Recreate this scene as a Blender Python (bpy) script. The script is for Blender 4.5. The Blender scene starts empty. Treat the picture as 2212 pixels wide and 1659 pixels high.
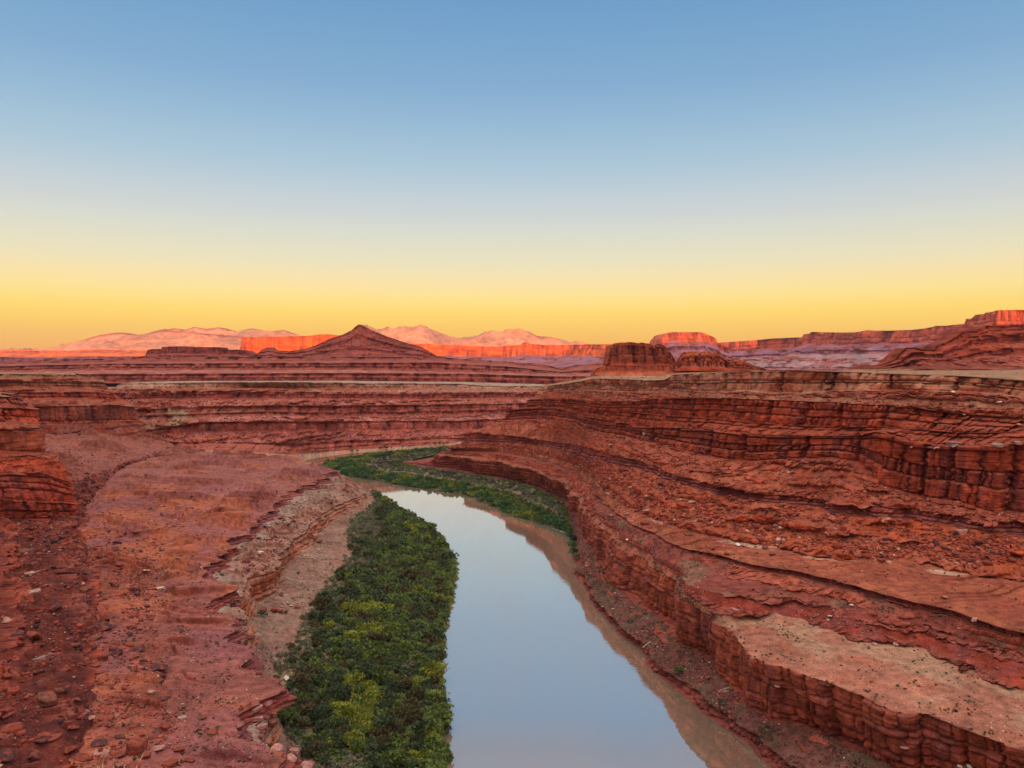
import bpy, math, random
import numpy as np

random.seed(7)
RNG = np.random.default_rng(7)
scene = bpy.context.scene
COL = scene.collection

# ------------------------------------------------------------------ camera model
CAM_Z = 120.0            # metres above the river
FP = 1609.0              # focal length in units of a 2212 px wide picture
CX, CY, HY = 1106.0, 829.5, 775.0
PITCH = math.atan((CY - HY) / FP)
SP, CP = math.sin(PITCH), math.cos(PITCH)


def ray(px, py):
    u = (np.asarray(px, float) - CX) / FP
    v = -(np.asarray(py, float) - CY) / FP
    y = CP + v * SP
    return u / y, (-SP + v * CP) / y          # per metre of depth


def at_z(px, py, z):
    rx, rz = ray(px, py)
    Y = (z - CAM_Z) / rz
    return np.array([rx * Y, Y, z])


def at_y(px, py, Y):
    rx, rz = ray(px, py)
    return np.array([rx * Y, Y, CAM_Z + rz * Y])


def project(P):
    Y = P[:, 1] * CP - (P[:, 2] - CAM_Z) * SP
    v = P[:, 1] * SP + (P[:, 2] - CAM_Z) * CP
    Ys = np.where(Y > 0.1, Y, 1e9)
    return CX + FP * P[:, 0] / Ys, CY - FP * v / Ys, Y


# ------------------------------------------------------------------ noise
def _h(ix, iy, iz, seed):
    h = (ix * 374761393 + iy * 668265263 + iz * 2147483647 + seed * 974634777) & 0xFFFFFFFF
    h = ((h ^ (h >> 13)) * 1274126177) & 0xFFFFFFFF
    h = ((h ^ (h >> 16)) * 2246822519) & 0xFFFFFFFF
    return h ^ (h >> 15)


def rnd(ix, iy=0, iz=0, seed=0):
    ix = np.asarray(ix, np.int64); iy = np.asarray(iy, np.int64); iz = np.asarray(iz, np.int64)
    return (_h(ix, iy, iz, seed) & 0xFFFFFF) / float(0xFFFFFF)


def vnoise(x, y, z, seed=0):
    x = np.asarray(x, float); y = np.asarray(y, float) + 0 * x; z = np.asarray(z, float) + 0 * x
    xi = np.floor(x).astype(np.int64); yi = np.floor(y).astype(np.int64); zi = np.floor(z).astype(np.int64)
    fx = x - xi; fy = y - yi; fz = z - zi
    ux = fx * fx * fx * (fx * (fx * 6 - 15) + 10)
    uy = fy * fy * fy * (fy * (fy * 6 - 15) + 10)
    uz = fz * fz * fz * (fz * (fz * 6 - 15) + 10)

    def g(dx, dy, dz):
        h = _h(xi + dx, yi + dy, zi + dz, seed)
        gx = (h & 1023) / 511.5 - 1
        gy = ((h >> 10) & 1023) / 511.5 - 1
        gz = ((h >> 20) & 1023) / 511.5 - 1
        return gx * (fx - dx) + gy * (fy - dy) + gz * (fz - dz)
    a = g(0, 0, 0); b = g(1, 0, 0); x00 = a + ux * (b - a)
    a = g(0, 1, 0); b = g(1, 1, 0); x10 = a + ux * (b - a)
    a = g(0, 0, 1); b = g(1, 0, 1); x01 = a + ux * (b - a)
    a = g(0, 1, 1); b = g(1, 1, 1); x11 = a + ux * (b - a)
    y0 = x00 + uy * (x10 - x00); y1 = x01 + uy * (x11 - x01)
    return y0 + uz * (y1 - y0)


def fbm(x, y, z, oct=4, seed=0, gain=0.5):
    s = 0; a = 1.0; f = 1.0; t = 0
    for i in range(oct):
        s = s + a * vnoise(x * f, y * f, z * f, seed + i * 17)
        t += a; a *= gain; f *= 2.03
    return s / t * 2.8


def smooth(e0, e1, x):
    t = np.clip((x - e0) / (e1 - e0), 0, 1)
    return t * t * (3 - 2 * t)


def gsmooth(a, k, axis=0):
    if k < 1:
        return a
    r = int(k * 2.5)
    w = np.exp(-0.5 * (np.arange(-r, r + 1) / k) ** 2); w /= w.sum()
    a = np.moveaxis(a, axis, 0)
    p = np.concatenate([a[:1] + (a[:1] - a[1:2]) * np.arange(r, 0, -1).reshape((-1,) + (1,) * (a.ndim - 1)), a,
                        a[-1:] + (a[-1:] - a[-2:-1]) * np.arange(1, r + 1).reshape((-1,) + (1,) * (a.ndim - 1))])
    o = np.zeros_like(a)
    for i in range(2 * r + 1):
        o += w[i] * p[i:i + len(a)]
    return np.moveaxis(o, 0, axis)


def srgb(r, g, b):
    c = np.array([r, g, b], float) / 255
    return np.where(c <= 0.04045, c / 12.92, ((c + 0.055) / 1.055) ** 2.4)


# ------------------------------------------------------------------ materials
def nodes_of(name):
    m = bpy.data.materials.new(name); m.use_nodes = True
    nt = m.node_tree; nt.nodes.clear()
    return m, nt


def N(nt, t, **kw):
    n = nt.nodes.new(t)
    for k, v in kw.items():
        if k.startswith('i_'):
            n.inputs[k[2:].replace('_', ' ')].default_value = v
        else:
            setattr(n, k, v)
    return n


def rock_material(name, scales=(0.35, 2.2), amp=0.55, bump=0.5, dist=0.25, rough=0.95, strata=None):
    """Pigment from the per-vertex attribute (beds, dust, varnish), broken up by two noises; bump from the finer one."""
    m, nt = nodes_of(name)
    L = nt.links
    out = N(nt, 'ShaderNodeOutputMaterial'); b = N(nt, 'ShaderNodeBsdfPrincipled')
    b.inputs['Roughness'].default_value = rough
    b.inputs['Specular IOR Level'].default_value = 0.15
    at = N(nt, 'ShaderNodeAttribute', attribute_name='pigment')
    geo = N(nt, 'ShaderNodeNewGeometry')
    n1 = N(nt, 'ShaderNodeTexNoise', i_Scale=scales[0], i_Detail=3.0, i_Roughness=0.6)
    n2 = N(nt, 'ShaderNodeTexNoise', i_Scale=scales[1], i_Detail=3.0, i_Roughness=0.65)
    for n in (n1, n2):
        L.new(geo.outputs['Position'], n.inputs['Vector'])
    add = N(nt, 'ShaderNodeMath', operation='ADD')
    L.new(n1.outputs['Fac'], add.inputs[0]); L.new(n2.outputs['Fac'], add.inputs[1])
    mr = N(nt, 'ShaderNodeMapRange'); mr.inputs[1].default_value = 0.7; mr.inputs[2].default_value = 1.3
    mr.inputs[3].default_value = 1 - amp; mr.inputs[4].default_value = 1 + amp
    L.new(add.outputs[0], mr.inputs[0])
    mul = N(nt, 'ShaderNodeVectorMath', operation='SCALE')
    L.new(at.outputs['Color'], mul.inputs[0]); L.new(mr.outputs[0], mul.inputs['Scale'])
    L.new(mul.outputs[0], b.inputs['Base Color'])
    if bump:
        bp = N(nt, 'ShaderNodeBump', i_Strength=bump, i_Distance=dist)
        L.new(n2.outputs['Fac'], bp.inputs['Height']); L.new(bp.outputs[0], b.inputs['Normal'])
    L.new(b.outputs[0], out.inputs[0])
    return m


def leaf_material(name):
    m, nt = nodes_of(name); L = nt.links
    out = N(nt, 'ShaderNodeOutputMaterial'); b = N(nt, 'ShaderNodeBsdfPrincipled', i_Roughness=0.7)
    b.inputs['Specular IOR Level'].default_value = 0.2
    at = N(nt, 'ShaderNodeAttribute', attribute_name='pigment')
    oi = N(nt, 'ShaderNodeObjectInfo')
    mr = N(nt, 'ShaderNodeMapRange'); mr.inputs[3].default_value = 0.75; mr.inputs[4].default_value = 1.3
    L.new(oi.outputs['Random'], mr.inputs[0])
    mul = N(nt, 'ShaderNodeVectorMath', operation='SCALE')
    L.new(at.outputs['Color'], mul.inputs[0]); L.new(mr.outputs[0], mul.inputs['Scale'])
    L.new(mul.outputs[0], b.inputs['Base Color'])
    tr = N(nt, 'ShaderNodeBsdfTranslucent'); L.new(mul.outputs[0], tr.inputs[0])
    mx = N(nt, 'ShaderNodeMixShader'); mx.inputs[0].default_value = 0.25
    L.new(b.outputs[0], mx.inputs[1]); L.new(tr.outputs[0], mx.inputs[2]); L.new(mx.outputs[0], out.inputs[0])
    return m


M_ROCK = rock_material('canyon_rock')
M_FAR = rock_material('distant_rock', scales=(0.02, 0.12), amp=0.35, bump=0.6, dist=4.0)
M_MOUNT = rock_material('mountain_rock', scales=(0.003, 0.012), amp=0.4, bump=0.0)
M_STONE = rock_material('boulder_stone', scales=(0.8, 3.5), amp=0.45, bump=0.5, dist=0.12)
M_LEAF = leaf_material('shrub_leaves')


# ------------------------------------------------------------------ mesh helpers
def tag(o, label=None, cat=None, group=None, kind=None):
    if label: o['label'] = label
    if cat: o['category'] = cat
    if group: o['group'] = group
    if kind: o['kind'] = kind
    return o


def mesh_from(name, V, Fq, mat, colr=None, smooth_shade=False, parent=None):
    """V (n,3), Fq (m,3 or 4) -> one linked mesh object"""
    me = bpy.data.meshes.new(name)
    V = np.ascontiguousarray(V, np.float32); Fq = np.ascontiguousarray(Fq, np.int32)
    k = Fq.shape[1]
    me.vertices.add(len(V)); me.vertices.foreach_set('co', V.ravel())
    me.loops.add(Fq.size); me.loops.foreach_set('vertex_index', Fq.ravel())
    me.polygons.add(len(Fq)); me.polygons.foreach_set('loop_start', np.arange(0, Fq.size, k, dtype=np.int32))
    if smooth_shade:
        me.polygons.foreach_set('use_smooth', np.ones(len(Fq), bool))
    me.update(calc_edges=True)
    if colr is not None:
        a = me.attributes.new('pigment', 'FLOAT_COLOR', 'POINT')
        c = np.ones((len(V), 4), np.float32); c[:, :3] = colr
        a.data.foreach_set('color', c.ravel())
    me.materials.append(mat)
    o = bpy.data.objects.new(name, me); COL.objects.link(o)
    if parent: o.parent = parent
    return o


def grid_faces(n, m):
    i = np.arange(n - 1)[:, None] * m + np.arange(m - 1)[None]
    return np.stack([i, i + 1, i + m + 1, i + m], -1).reshape(-1, 4)


# ------------------------------------------------------------------ pigments (linear albedo)
RED = np.array([0.33, 0.072, 0.044]); DEEP = np.array([0.22, 0.050, 0.036]); MAROON = np.array([0.17, 0.055, 0.050])
DUST = np.array([0.31, 0.112, 0.084]); PALE = np.array([0.52, 0.36, 0.28]); TAN = np.array([0.35, 0.215, 0.145])
VARN = np.array([0.070, 0.030, 0.040]); MAUVE = np.array([0.25, 0.090, 0.088]); GREY = np.array([0.36, 0.29, 0.245])
BEDS = np.array([RED, DEEP, RED * 1.08, MAROON, RED * 0.85 + TAN * 0.12, DEEP * 1.2, RED * 0.7 + DUST * 0.3])

ZB = []        # (vertices, tag) of every terrain surface, for standing things on it


def mixc(a, b, w):
    return a + (b - a) * w[..., None]


# ------------------------------------------------------------------ lofted terrain
def loft(name, lines, strips, side, param, samples, mat=M_ROCK, sm=3.0, seed=1, dust=DUST, top=TAN, rowscale=1.25,
         low=(2.5, 35.0), hazeco=None, colfun=None, unit=1.0):
    """lines: list of (n,3) arrays; param(P)->station; strips[k]: dict for the band between lines k and k+1."""
    st = samples
    R = []
    for P in lines:
        s = param(P)
        o = np.argsort(s, kind='stable'); s = s[o] + np.arange(len(o)) * 1e-6; Q = P[o]
        # linear extrapolation at both ends
        s0, s1 = min(st[0], s[0]) - 1e-3, max(st[-1], s[-1]) + 1e-3
        a = Q[0] + (Q[0] - Q[1]) * min((s[0] - s0) / max(s[1] - s[0], 1e-3), 3)
        b = Q[-1] + (Q[-1] - Q[-2]) * min((s1 - s[-1]) / max(s[-1] - s[-2], 1e-3), 3)
        s = np.concatenate([[s0], s, [s1]]); Q = np.vstack([a, Q, b])
        R.append(gsmooth(np.stack([np.interp(st, s, Q[:, i]) for i in range(3)], 1), sm))
    n = len(st)
    # rows
    rows, T, K = [], [], []
    for k, sp in enumerate(strips):
        A, B = R[k], R[k + 1]
        if 'rows' in sp:
            m = sp['rows']
        else:
            _, ya, da = project(A); _, yb, db = project(B)
            vis = da > 5
            px = np.abs(ya - yb)[vis] / 2.16
            m = int(np.clip(np.percentile(px, 90) * rowscale, 5, 110))
        for j in range(m + (1 if k == len(strips) - 1 else 0)):
            rows.append((k, j / m))
    K = np.array([r[0] for r in rows]); T = np.array([r[1] for r in rows])
    m = len(rows)
    P = np.zeros((m, n, 3))
    for i in range(m):
        P[i] = R[K[i]] * (1 - T[i]) + R[K[i] + 1] * T[i]
    # outward horizontal normal from smoothed tangents
    tan = np.gradient(gsmooth(P[:, :, :2], 6, 1), axis=1)
    ln = np.linalg.norm(tan, axis=2, keepdims=True) + 1e-9
    tan /= ln
    nrm = np.stack([tan[..., 1], -tan[..., 0]], -1) * side
    # arc length along the middle line
    mid = R[len(R) // 2]
    u1 = np.concatenate([[0], np.cumsum(np.linalg.norm(np.diff(mid[:, :2], axis=0), axis=1))])
    U = np.broadcast_to(u1, (m, n))
    wc = np.zeros((m, n)); disp = np.zeros((m, n)); dz = np.zeros((m, n))
    pig = np.zeros((m, n, 3))
    X, Y, Z = P[..., 0], P[..., 1], P[..., 2]
    lowd = low[0] * fbm(X / low[1], Y / low[1], Z / low[1] * 0.35, 5, seed, 0.55)
    disp += lowd
    n_a = fbm(X / (18 * unit), Y / (18 * unit), Z / (6 * unit), 3, seed + 50)
    n_b = fbm(X / (4 * unit), Y / (4 * unit), Z / (2.2 * unit), 3, seed + 60)
    n_m = fbm(X / (9 * unit), Y / (9 * unit), Z / (14 * unit), 3, seed + 65)
    strk = fbm(U / (3.2 * unit), Z / (45 * unit), 0.5, 3, seed + 70)
    for k, sp in enumerate(strips):
        sel = np.where(K == k)[0]
        if len(sel) == 0: continue
        a, b = sel[0], sel[-1] + 1
        if b < m: b2 = b
        t = T[a:b][:, None]
        A, B = R[k], R[k + 1]
        H = np.abs(B[:, 2] - A[:, 2])[None, :]
        kind = sp['kind']
        x, y, z, u = X[a:b], Y[a:b], Z[a:b], U[a:b]
        if 'jag' in sp:
            ja, jm = sp['jag']
            jw_ = {'up': smooth(0.3, 1, t), 'flat': 1 + 0 * t, 'down': 1 - smooth(0, 0.35, t)}[jm]
            disp[a:b] += jw_ * ja * fbm(x / 26, y / 15, 0.6, 4, seed + 120)
        # feather so the band's relief dies out at the shared lines
        nb = max(len(sel), 2)
        fe = np.clip(np.minimum(t * nb / 1.5, (1 - t) * nb / 1.5 + (0.9 if kind == 'cliff' else 0.35)), 0, 1)
        if kind == 'cliff':
            nbeds = sp.get('beds', 3)
            rg = np.random.default_rng(seed * 100 + k)
            th = rg.uniform(0.25, 1.0, nbeds) ** 1.5 + 0.08; bd = np.concatenate([[0], np.cumsum(th) / th.sum()])
            warp = 0.035 * fbm(x / (30 * unit), y / (30 * unit), 0.3, 2, seed + 5) + 0.02 * n_b[a:b] / max(nbeds, 1)
            tt = np.clip(t + warp, 0, 0.9999)
            bi = np.clip(np.searchsorted(bd, tt.ravel(), side='right').reshape(tt.shape) - 1, 0, nbeds - 1)
            lo, hi = bd[bi], bd[bi + 1]
            hm = np.maximum(H, 0.5)
            dzb = np.minimum(tt - lo, hi - tt) * hm              # metres to nearest bedding plane
            w = sp.get('joint', 5.0) * (0.45 + 1.7 * rnd(bi, k, 0, seed + 3) ** 1.5)
            uw = u + 0.9 * unit * n_b[a:b] + 1000.0 * bi
            q = uw / w
            ci = np.floor(q).astype(np.int64)
            e0 = ci + 0.7 * (rnd(ci, bi, k, seed) - 0.5); e1 = ci + 1 + 0.7 * (rnd(ci + 1, bi, k, seed) - 0.5)
            cell = np.where(q < e0, ci - 1, np.where(q > e1, ci + 1, ci))
            dj = np.minimum(np.abs(q - e0), np.abs(q - e1)) * w
            gw = sp.get('gw', 0.45) * unit
            jstr = (0.1 + 1.1 * rnd(cell, bi, k + 9, seed + 4) ** 1.6) * (0.25 + 0.9 * rnd(bi, 2, k, seed + 14))
            gd = sp.get('groove', 1.6) * unit
            # major cracks cut every bed at once
            q2 = (u + 1.2 * unit * n_b[a:b]) / (sp.get('joint', 5.0) * 3.7)
            c2 = np.floor(q2).astype(np.int64)
            f0 = c2 + 0.8 * (rnd(c2, 3, k, seed + 8) - 0.5); f1 = c2 + 1 + 0.8 * (rnd(c2 + 1, 3, k, seed + 8) - 0.5)
            d2 = np.minimum(np.abs(q2 - f0), np.abs(q2 - f1)) * sp.get('joint', 5.0) * 3.7
            but = np.where(q2 < f0, c2 - 1, np.where(q2 > f1, c2 + 1, c2))
            d = -gd * jstr * np.exp(-(dj / gw) ** 2) - gd * 1.5 * np.exp(-(d2 / (gw * 1.5)) ** 2)
            d -= sp.get('bedgroove', 0.9) * unit * np.exp(-(dzb / (0.38 * unit)) ** 2)
            d += (rnd(bi, k, 5, seed + 6) - 0.5) * sp.get('bedamp', 1.2) * unit
            d += (rnd(cell, bi, k, seed + 7) - 0.5) * sp.get('block', 1.1) * unit
            d += (rnd(but, 7, k, seed + 12) - 0.5) * sp.get('buttress', 2.0) * unit
            d += 0.30 * unit * n_b[a:b] + 0.9 * unit * n_m[a:b]
            lam = vnoise(z * 1.9 / unit + 0.4 * n_a[a:b], u / (30 * unit), 0.5, seed + 44)
            d += 0.45 * unit * lam
            # rounded block shoulders
            d -= 0.5 * unit * np.exp(-(dj / (gw * 2.4))) + 0.35 * unit * np.exp(-(dzb / (0.8 * unit)))
            disp[a:b] += d * fe
            wc[a:b] = fe
            lamc = 1 + 0.35 * lam
            base = BEDS[(rnd(bi, k, 1, seed + 21) * len(BEDS)).astype(int) % len(BEDS)]
            if 'tint' in sp:
                base = base * 0.35 + np.array(sp['tint']) * 0.65
            blockc = 0.8 + 0.45 * rnd(cell, bi, k, seed + 31)
            c = base * (blockc * lamc)[..., None] * (1 + 0.35 * n_a[a:b])[..., None]
            v = smooth(0.05, 0.5, strk[a:b] + 0.25 * n_a[a:b] + sp.get('varn', 0.0))
            c = mixc(c, np.broadcast_to(VARN, c.shape), v * 0.5)
            if sp.get('pale', 0):
                c = mixc(c, np.broadcast_to(PALE, c.shape), smooth(0.0, 0.5, n_a[a:b] + 0.3) * sp['pale'])
            pig[a:b] = c
        else:
            amp = sp.get('amp', 0.5); wl = sp.get('wl', 7.0)
            f = fbm(x / wl, y / wl, z / wl, 5, seed + k, 0.6)
            dz[a:b] += amp * f * np.clip(fe * 1.2, 0, 1)
            if sp.get('ledge', 0) and kind == 'bench':
                ex = sp.get('ex', 1.0)
                # slabs: each ledge rises toward the back and sinks away again behind its lip
                fq = y / sp.get('gap', 7.0) + 2.0 * fbm(x / (70 * ex), y / 34, 0.3, 3, seed + 95 + k, 0.42) + 0.05 * n_b[a:b]
                lv = np.floor(fq); fr = fq - lv
                tall = 0.15 + 1.25 * smooth(-0.25, 0.45, 1.6 * vnoise(x / 45, lv * 7.7, 0.4, seed + 98))
                msk = smooth(-0.4, 0.1, fbm(x / 45, y / 40, 0.9, 3, seed + 97)) * np.clip(np.minimum(t * 6, (1 - t) * 6), 0, 1)
                dz[a:b] += sp.get('step', 1.0) * np.clip(y / 330, 0.8, 2.0) * tall * msk * (smooth(0.0, 0.07, fr) - smooth(0.10, 1.0, fr))
                lb = rnd(lv.astype(np.int64), 1, 3, seed); jr = np.full(x.shape, 0.5)
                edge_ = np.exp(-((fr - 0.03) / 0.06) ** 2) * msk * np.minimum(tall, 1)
            elif sp.get('ledge', 0):
                # hard beds crop out of the slope as broken, blocky ledges
                stp = sp.get('step', 2.0)
                rg = np.random.default_rng(seed * 31 + k)
                zlo, zhi = z.min() - 5 * stp, z.max() + 5 * stp
                nb_ = int((zhi - zlo) / (0.45 * stp)) + 4
                hb = rg.uniform(0.35, 1.5, nb_) * stp; ze = zlo + np.cumsum(hb)
                hard = rg.random(nb_) < 0.68; pw = rg.uniform(0.5, 1.1, nb_)
                zz = z + 0.5 * n_a[a:b] * stp + 0.25 * stp * n_b[a:b]
                bi = np.clip(np.searchsorted(ze, zz.ravel()).reshape(zz.shape), 0, nb_ - 1)
                q = np.clip(1 - (ze[bi] - zz) / hb[bi], 0, 1)
                run = np.linalg.norm(B[:, :2] - A[:, :2], axis=1)[None, :] / np.maximum(H, 0.3)
                cot = np.clip(run, 0.3, 3.5)
                msk = smooth(-0.1, 0.3, fbm(x / (22 * unit), y / (22 * unit), bi * 3.7, 3, seed + 90) + (sp['ledge'] - 0.8) * 0.6) * hard[bi] * pw[bi]
                jw = stp * (0.8 + 1.6 * rnd(bi, 1, k, seed))
                uq = (u + 0.7 * unit * n_b[a:b]) / jw + 0.37 * bi
                jc = np.floor(uq).astype(np.int64); jf = np.abs(uq - jc - 0.5) * 2
                jr = rnd(jc, bi, k, seed + 2)
                msk = msk * np.where(jr < 0.15, 0.35, 0.8 + 0.35 * jr)
                dd = cot * hb[bi] * (q ** 0.7) * msk - 0.4 * stp * smooth(0.80, 1.0, jf) * msk - 0.45 * stp * np.exp(-(q / 0.14) ** 2) * np.minimum(msk * 1.5, 1) + (jr - 0.5) * 0.3 * stp * msk
                disp[a:b] += dd * fe
                lb = rnd(bi, 0, 3, seed); edge_ = None; wc[a:b] = np.maximum(wc[a:b], smooth(0.2, 0.5, msk) * 0.9)
            else:
                lb = None
            d0 = np.array(sp.get('col', dust))
            c = np.broadcast_to(d0, x.shape + (3,)) * (1 + 0.30 * n_a[a:b] + 0.15 * n_b[a:b])[..., None]
            c = mixc(c, np.broadcast_to(np.array(sp.get('col2', RED * 0.9)), c.shape), smooth(-0.05, 0.45, fbm(x / (11 * unit), y / (11 * unit), z / (9 * unit), 4, seed + 33 + k)) * sp.get('mix', 0.6))
            if lb is not None:
                c = mixc(c, BEDS[(lb * len(BEDS)).astype(int) % len(BEDS)] * (0.75 + 0.5 * jr)[..., None], (0.8 * np.clip(msk * 1.4, 0, 1)) if edge_ is None else 0.15 * msk)
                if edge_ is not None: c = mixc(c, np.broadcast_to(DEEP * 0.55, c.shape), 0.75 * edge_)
            pig[a:b] = c
    # push the low-frequency term along too; benches move with their edges
    P2 = P.copy()
    P2[..., 0] += nrm[..., 0] * disp; P2[..., 1] += nrm[..., 1] * disp
    P2[..., 2] += dz
    # pigment of dust settled where the rock is flat
    gx = np.gradient(P2, axis=0); gy = np.gradient(P2, axis=1)
    nn = np.cross(gy, gx); nn /= np.linalg.norm(nn, axis=2, keepdims=True) + 1e-9
    up = np.abs(nn[..., 2])
    flat = smooth(0.55, 0.9, up) * (wc > 0.2)
    tops = np.array([strips[k].get('dustc', dust) for k in range(len(strips))])[K]
    pig = mixc(pig, np.broadcast_to(tops[:, None, :], pig.shape), flat * 0.55)
    if colfun is not None:
        pig = colfun(P2, pig, up, K, T)
    lum = pig.mean(-1, keepdims=True); pig = np.maximum(0.95 * (lum + 1.17 * (pig - lum)), 0.012)
    V = P2.reshape(-1, 3)
    Fq = grid_faces(m, n)
    if side > 0:
        Fq = Fq[:, ::-1]
    o = mesh_from(name, V, Fq, mat, np.clip(pig.reshape(-1, 3), 0.005, 0.9))
    ZB.append((V, name, K.repeat(n), (1 - wc).ravel(), nn.reshape(-1, 3)))
    return o, R


def Lz(pts, z):
    """pixels lying on known heights; z is a number or a list of (px, z) anchors by index along the line"""
    n = len(pts)
    if np.isscalar(z):
        zs = np.full(n, float(z))
    else:
        zs = np.interp(np.arange(n), [a for a, _ in z], [b for _, b in z])
    return np.array([at_z(p[0], p[1], zz) for p, zz in zip(pts, zs)])


def Lzx(pts, anchors):
    """height given by anchors (px, z) of increasing px"""
    ax = [a for a, _ in anchors]; az = [b for _, b in anchors]
    return np.array([at_z(p[0], p[1], np.interp(p[0], ax, az)) for p in pts])


def Lyx(pts, anchors):
    ax = [a for a, _ in anchors]; ay = [b for _, b in anchors]
    return np.array([at_y(p[0], p[1], np.interp(p[0], ax, ay)) for p in pts])


def tail(P, *plan):
    out = list(P); last = P[-1]
    for dx, dy, dz_ in plan:
        last = last + np.array([dx, dy, dz_], float); out.append(last)
    return np.array(out)


def log_samples(a, b, k):
    """stations whose spacing grows with distance"""
    n = int(k * math.log(b / a))
    return a * (b / a) ** (np.arange(n) / (n - 1))

# ================================================================== RIGHT CANYON WALL
AX = np.array([-0.306, 0.952])
sig = lambda P: P[:, :2] @ AX
TIPW = [(60, 40, 0), (250, 220, 0)]

W0 = [(3000, 2700), (1980, 1905), (1663, 1659), (1629, 1633), (1583, 1592), (1556, 1582), (1512, 1542), (1472, 1506), (1439, 1465), (1392, 1439), (1375, 1405), (1342, 1375), (1308, 1335), (1288, 1318), (1272, 1285), (1245, 1241), (1238, 1200), (1236, 1160), (1230, 1120), (1217, 1088), (1184, 1068), (1123, 1044), (1040, 1031), (973, 1017), (906, 1010), (862, 1002)]
w0 = tail(Lz(W0, [(0, 0), (17, 0), (18, 1.5), (25, 1.5)]), *TIPW)
w00 = w0 + np.array([-3, -3, -6.0])
W1 = [(3050, 2680), (2030, 1895), (1706, 1653), (1673, 1626), (1633, 1599), (1583, 1559), (1539, 1529), (1506, 1499), (1472, 1472), (1439, 1445), (1400, 1420), (1380, 1390), (1345, 1360), (1312, 1322), (1292, 1305), (1276, 1275), (1250, 1230), (1244, 1190), (1242, 1145), (1234, 1113), (1221, 1082), (1187, 1062), (1126, 1038), (1043, 1025), (976, 1011), (909, 1005), (866, 999)]
w1 = tail(Lz(W1, [(0, 3), (12, 3), (17, 2.5), (20, 2.2), (26, 2)]), *TIPW)
W2 = [(3300, 2300), (2212, 1740), (2004, 1670), (1900, 1640), (1833, 1615), (1787, 1590), (1726, 1565), (1660, 1559), (1612, 1527), (1596, 1500), (1560, 1450), (1520, 1415), (1480, 1395), (1449, 1352), (1389, 1318), (1355, 1285), (1308, 1252), (1288, 1215), (1262, 1160), (1250, 1130), (1240, 1105), (1224, 1077), (1190, 1058), (1126, 1036), (1045, 1023), (978, 1009), (912, 1003), (872, 997)]
w2 = tail(Lz(W2, [(0, 12), (2, 11), (5, 9), (8, 8), (14, 8), (16, 9), (19, 8), (21, 5.5), (24, 3.5), (27, 3)]), *TIPW)
W3 = [(3300, 2150), (2212, 1626), (2124, 1593), (2058, 1562), (2007, 1539), (1940, 1526), (1874, 1499), (1807, 1472), (1740, 1455), (1673, 1435), (1623, 1422), (1601, 1398), (1580, 1356), (1556, 1338), (1520, 1318), (1480, 1295), (1425, 1240), (1390, 1212), (1340, 1180), (1308, 1158), (1288, 1140), (1265, 1105), (1245, 1075), (1220, 1048), (1180, 1030), (1141, 1013), (1064, 996), (997, 989), (932, 982)]
w3 = tail(Lz(W3, [(0, 27), (17, 26), (20, 26.5), (21, 23), (22, 20), (23, 18), (24, 17.5), (25, 17), (26, 18), (27, 16), (28, 14)]), *TIPW)
W4 = [(3300, 1800), (2212, 1482), (2108, 1445), (2058, 1432), (2007, 1405), (1940, 1388), (1850, 1382), (1807, 1358), (1740, 1335), (1656, 1322), (1573, 1328), (1540, 1316), (1482, 1280), (1430, 1225), (1395, 1198), (1345, 1167), (1315, 1147), (1295, 1128), (1275, 1097), (1255, 1068), (1230, 1042), (1190, 1024), (1150, 1008), (1070, 991), (1000, 985), (942, 979)]
w4 = tail(Lz(W4, [(0, 29), (9, 29), (12, 28.5), (17, 28), (18, 25), (19, 22), (20, 20), (22, 18), (23, 19), (24, 17), (25, 15)]), *TIPW)
W5 = [(3300, 1650), (2212, 1398), (2108, 1372), (2021, 1345), (1924, 1335), (1850, 1322), (1773, 1298), (1706, 1291), (1623, 1278), (1570, 1282), (1530, 1272), (1482, 1262), (1430, 1212), (1398, 1186), (1348, 1155), (1320, 1135), (1300, 1115), (1282, 1085), (1262, 1058), (1237, 1034), (1195, 1017), (1155, 1002), (1072, 987), (1002, 982), (948, 977)]
w5 = tail(Lz(W5, [(0, 34), (8, 33), (11, 31), (14, 30.5), (16, 30), (17, 27), (18, 24), (19, 22), (20, 20), (21, 19.2), (22, 20), (23, 18), (24, 16)]), *TIPW)
W6 = [(3300, 1550), (2212, 1372), (2108, 1342), (2041, 1320), (1940, 1299), (1874, 1283), (1787, 1255), (1706, 1238), (1639, 1228), (1573, 1218), (1500, 1205), (1472, 1198), (1435, 1180), (1402, 1160), (1352, 1135), (1328, 1118), (1308, 1098), (1288, 1070), (1268, 1045), (1242, 1023), (1200, 1007), (1158, 994), (1075, 980), (1004, 977), (952, 975)]
w6 = tail(Lz(W6, [(0, 37), (6, 37), (11, 36), (15, 33.5), (16, 32), (17, 29), (18, 27), (19, 25), (20, 23), (21, 22), (22, 22.5), (23, 20), (24, 17)]), *TIPW)
W7 = [(p[0] + 2, p[1] - (8 if p[0] > 1300 else 4)) for p in W6]
w7 = tail(Lz(W7, [(0, 39), (6, 39), (11, 37.8), (15, 35), (16, 33.3), (17, 30.2), (18, 28), (19, 26), (20, 24), (21, 23), (22, 23.5), (23, 21), (24, 18)]), *TIPW)
W8 = [(3300, 1330), (2212, 1245), (2074, 1231), (2007, 1215), (1897, 1204), (1790, 1198), (1723, 1184), (1589, 1168), (1530, 1155), (1472, 1145), (1437, 1130), (1404, 1112), (1354, 1092), (1330, 1078), (1310, 1060), (1290, 1040), (1270, 1022), (1246, 1006), (1204, 992), (1162, 981), (1079, 969), (1008, 967), (960, 970)]
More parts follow.
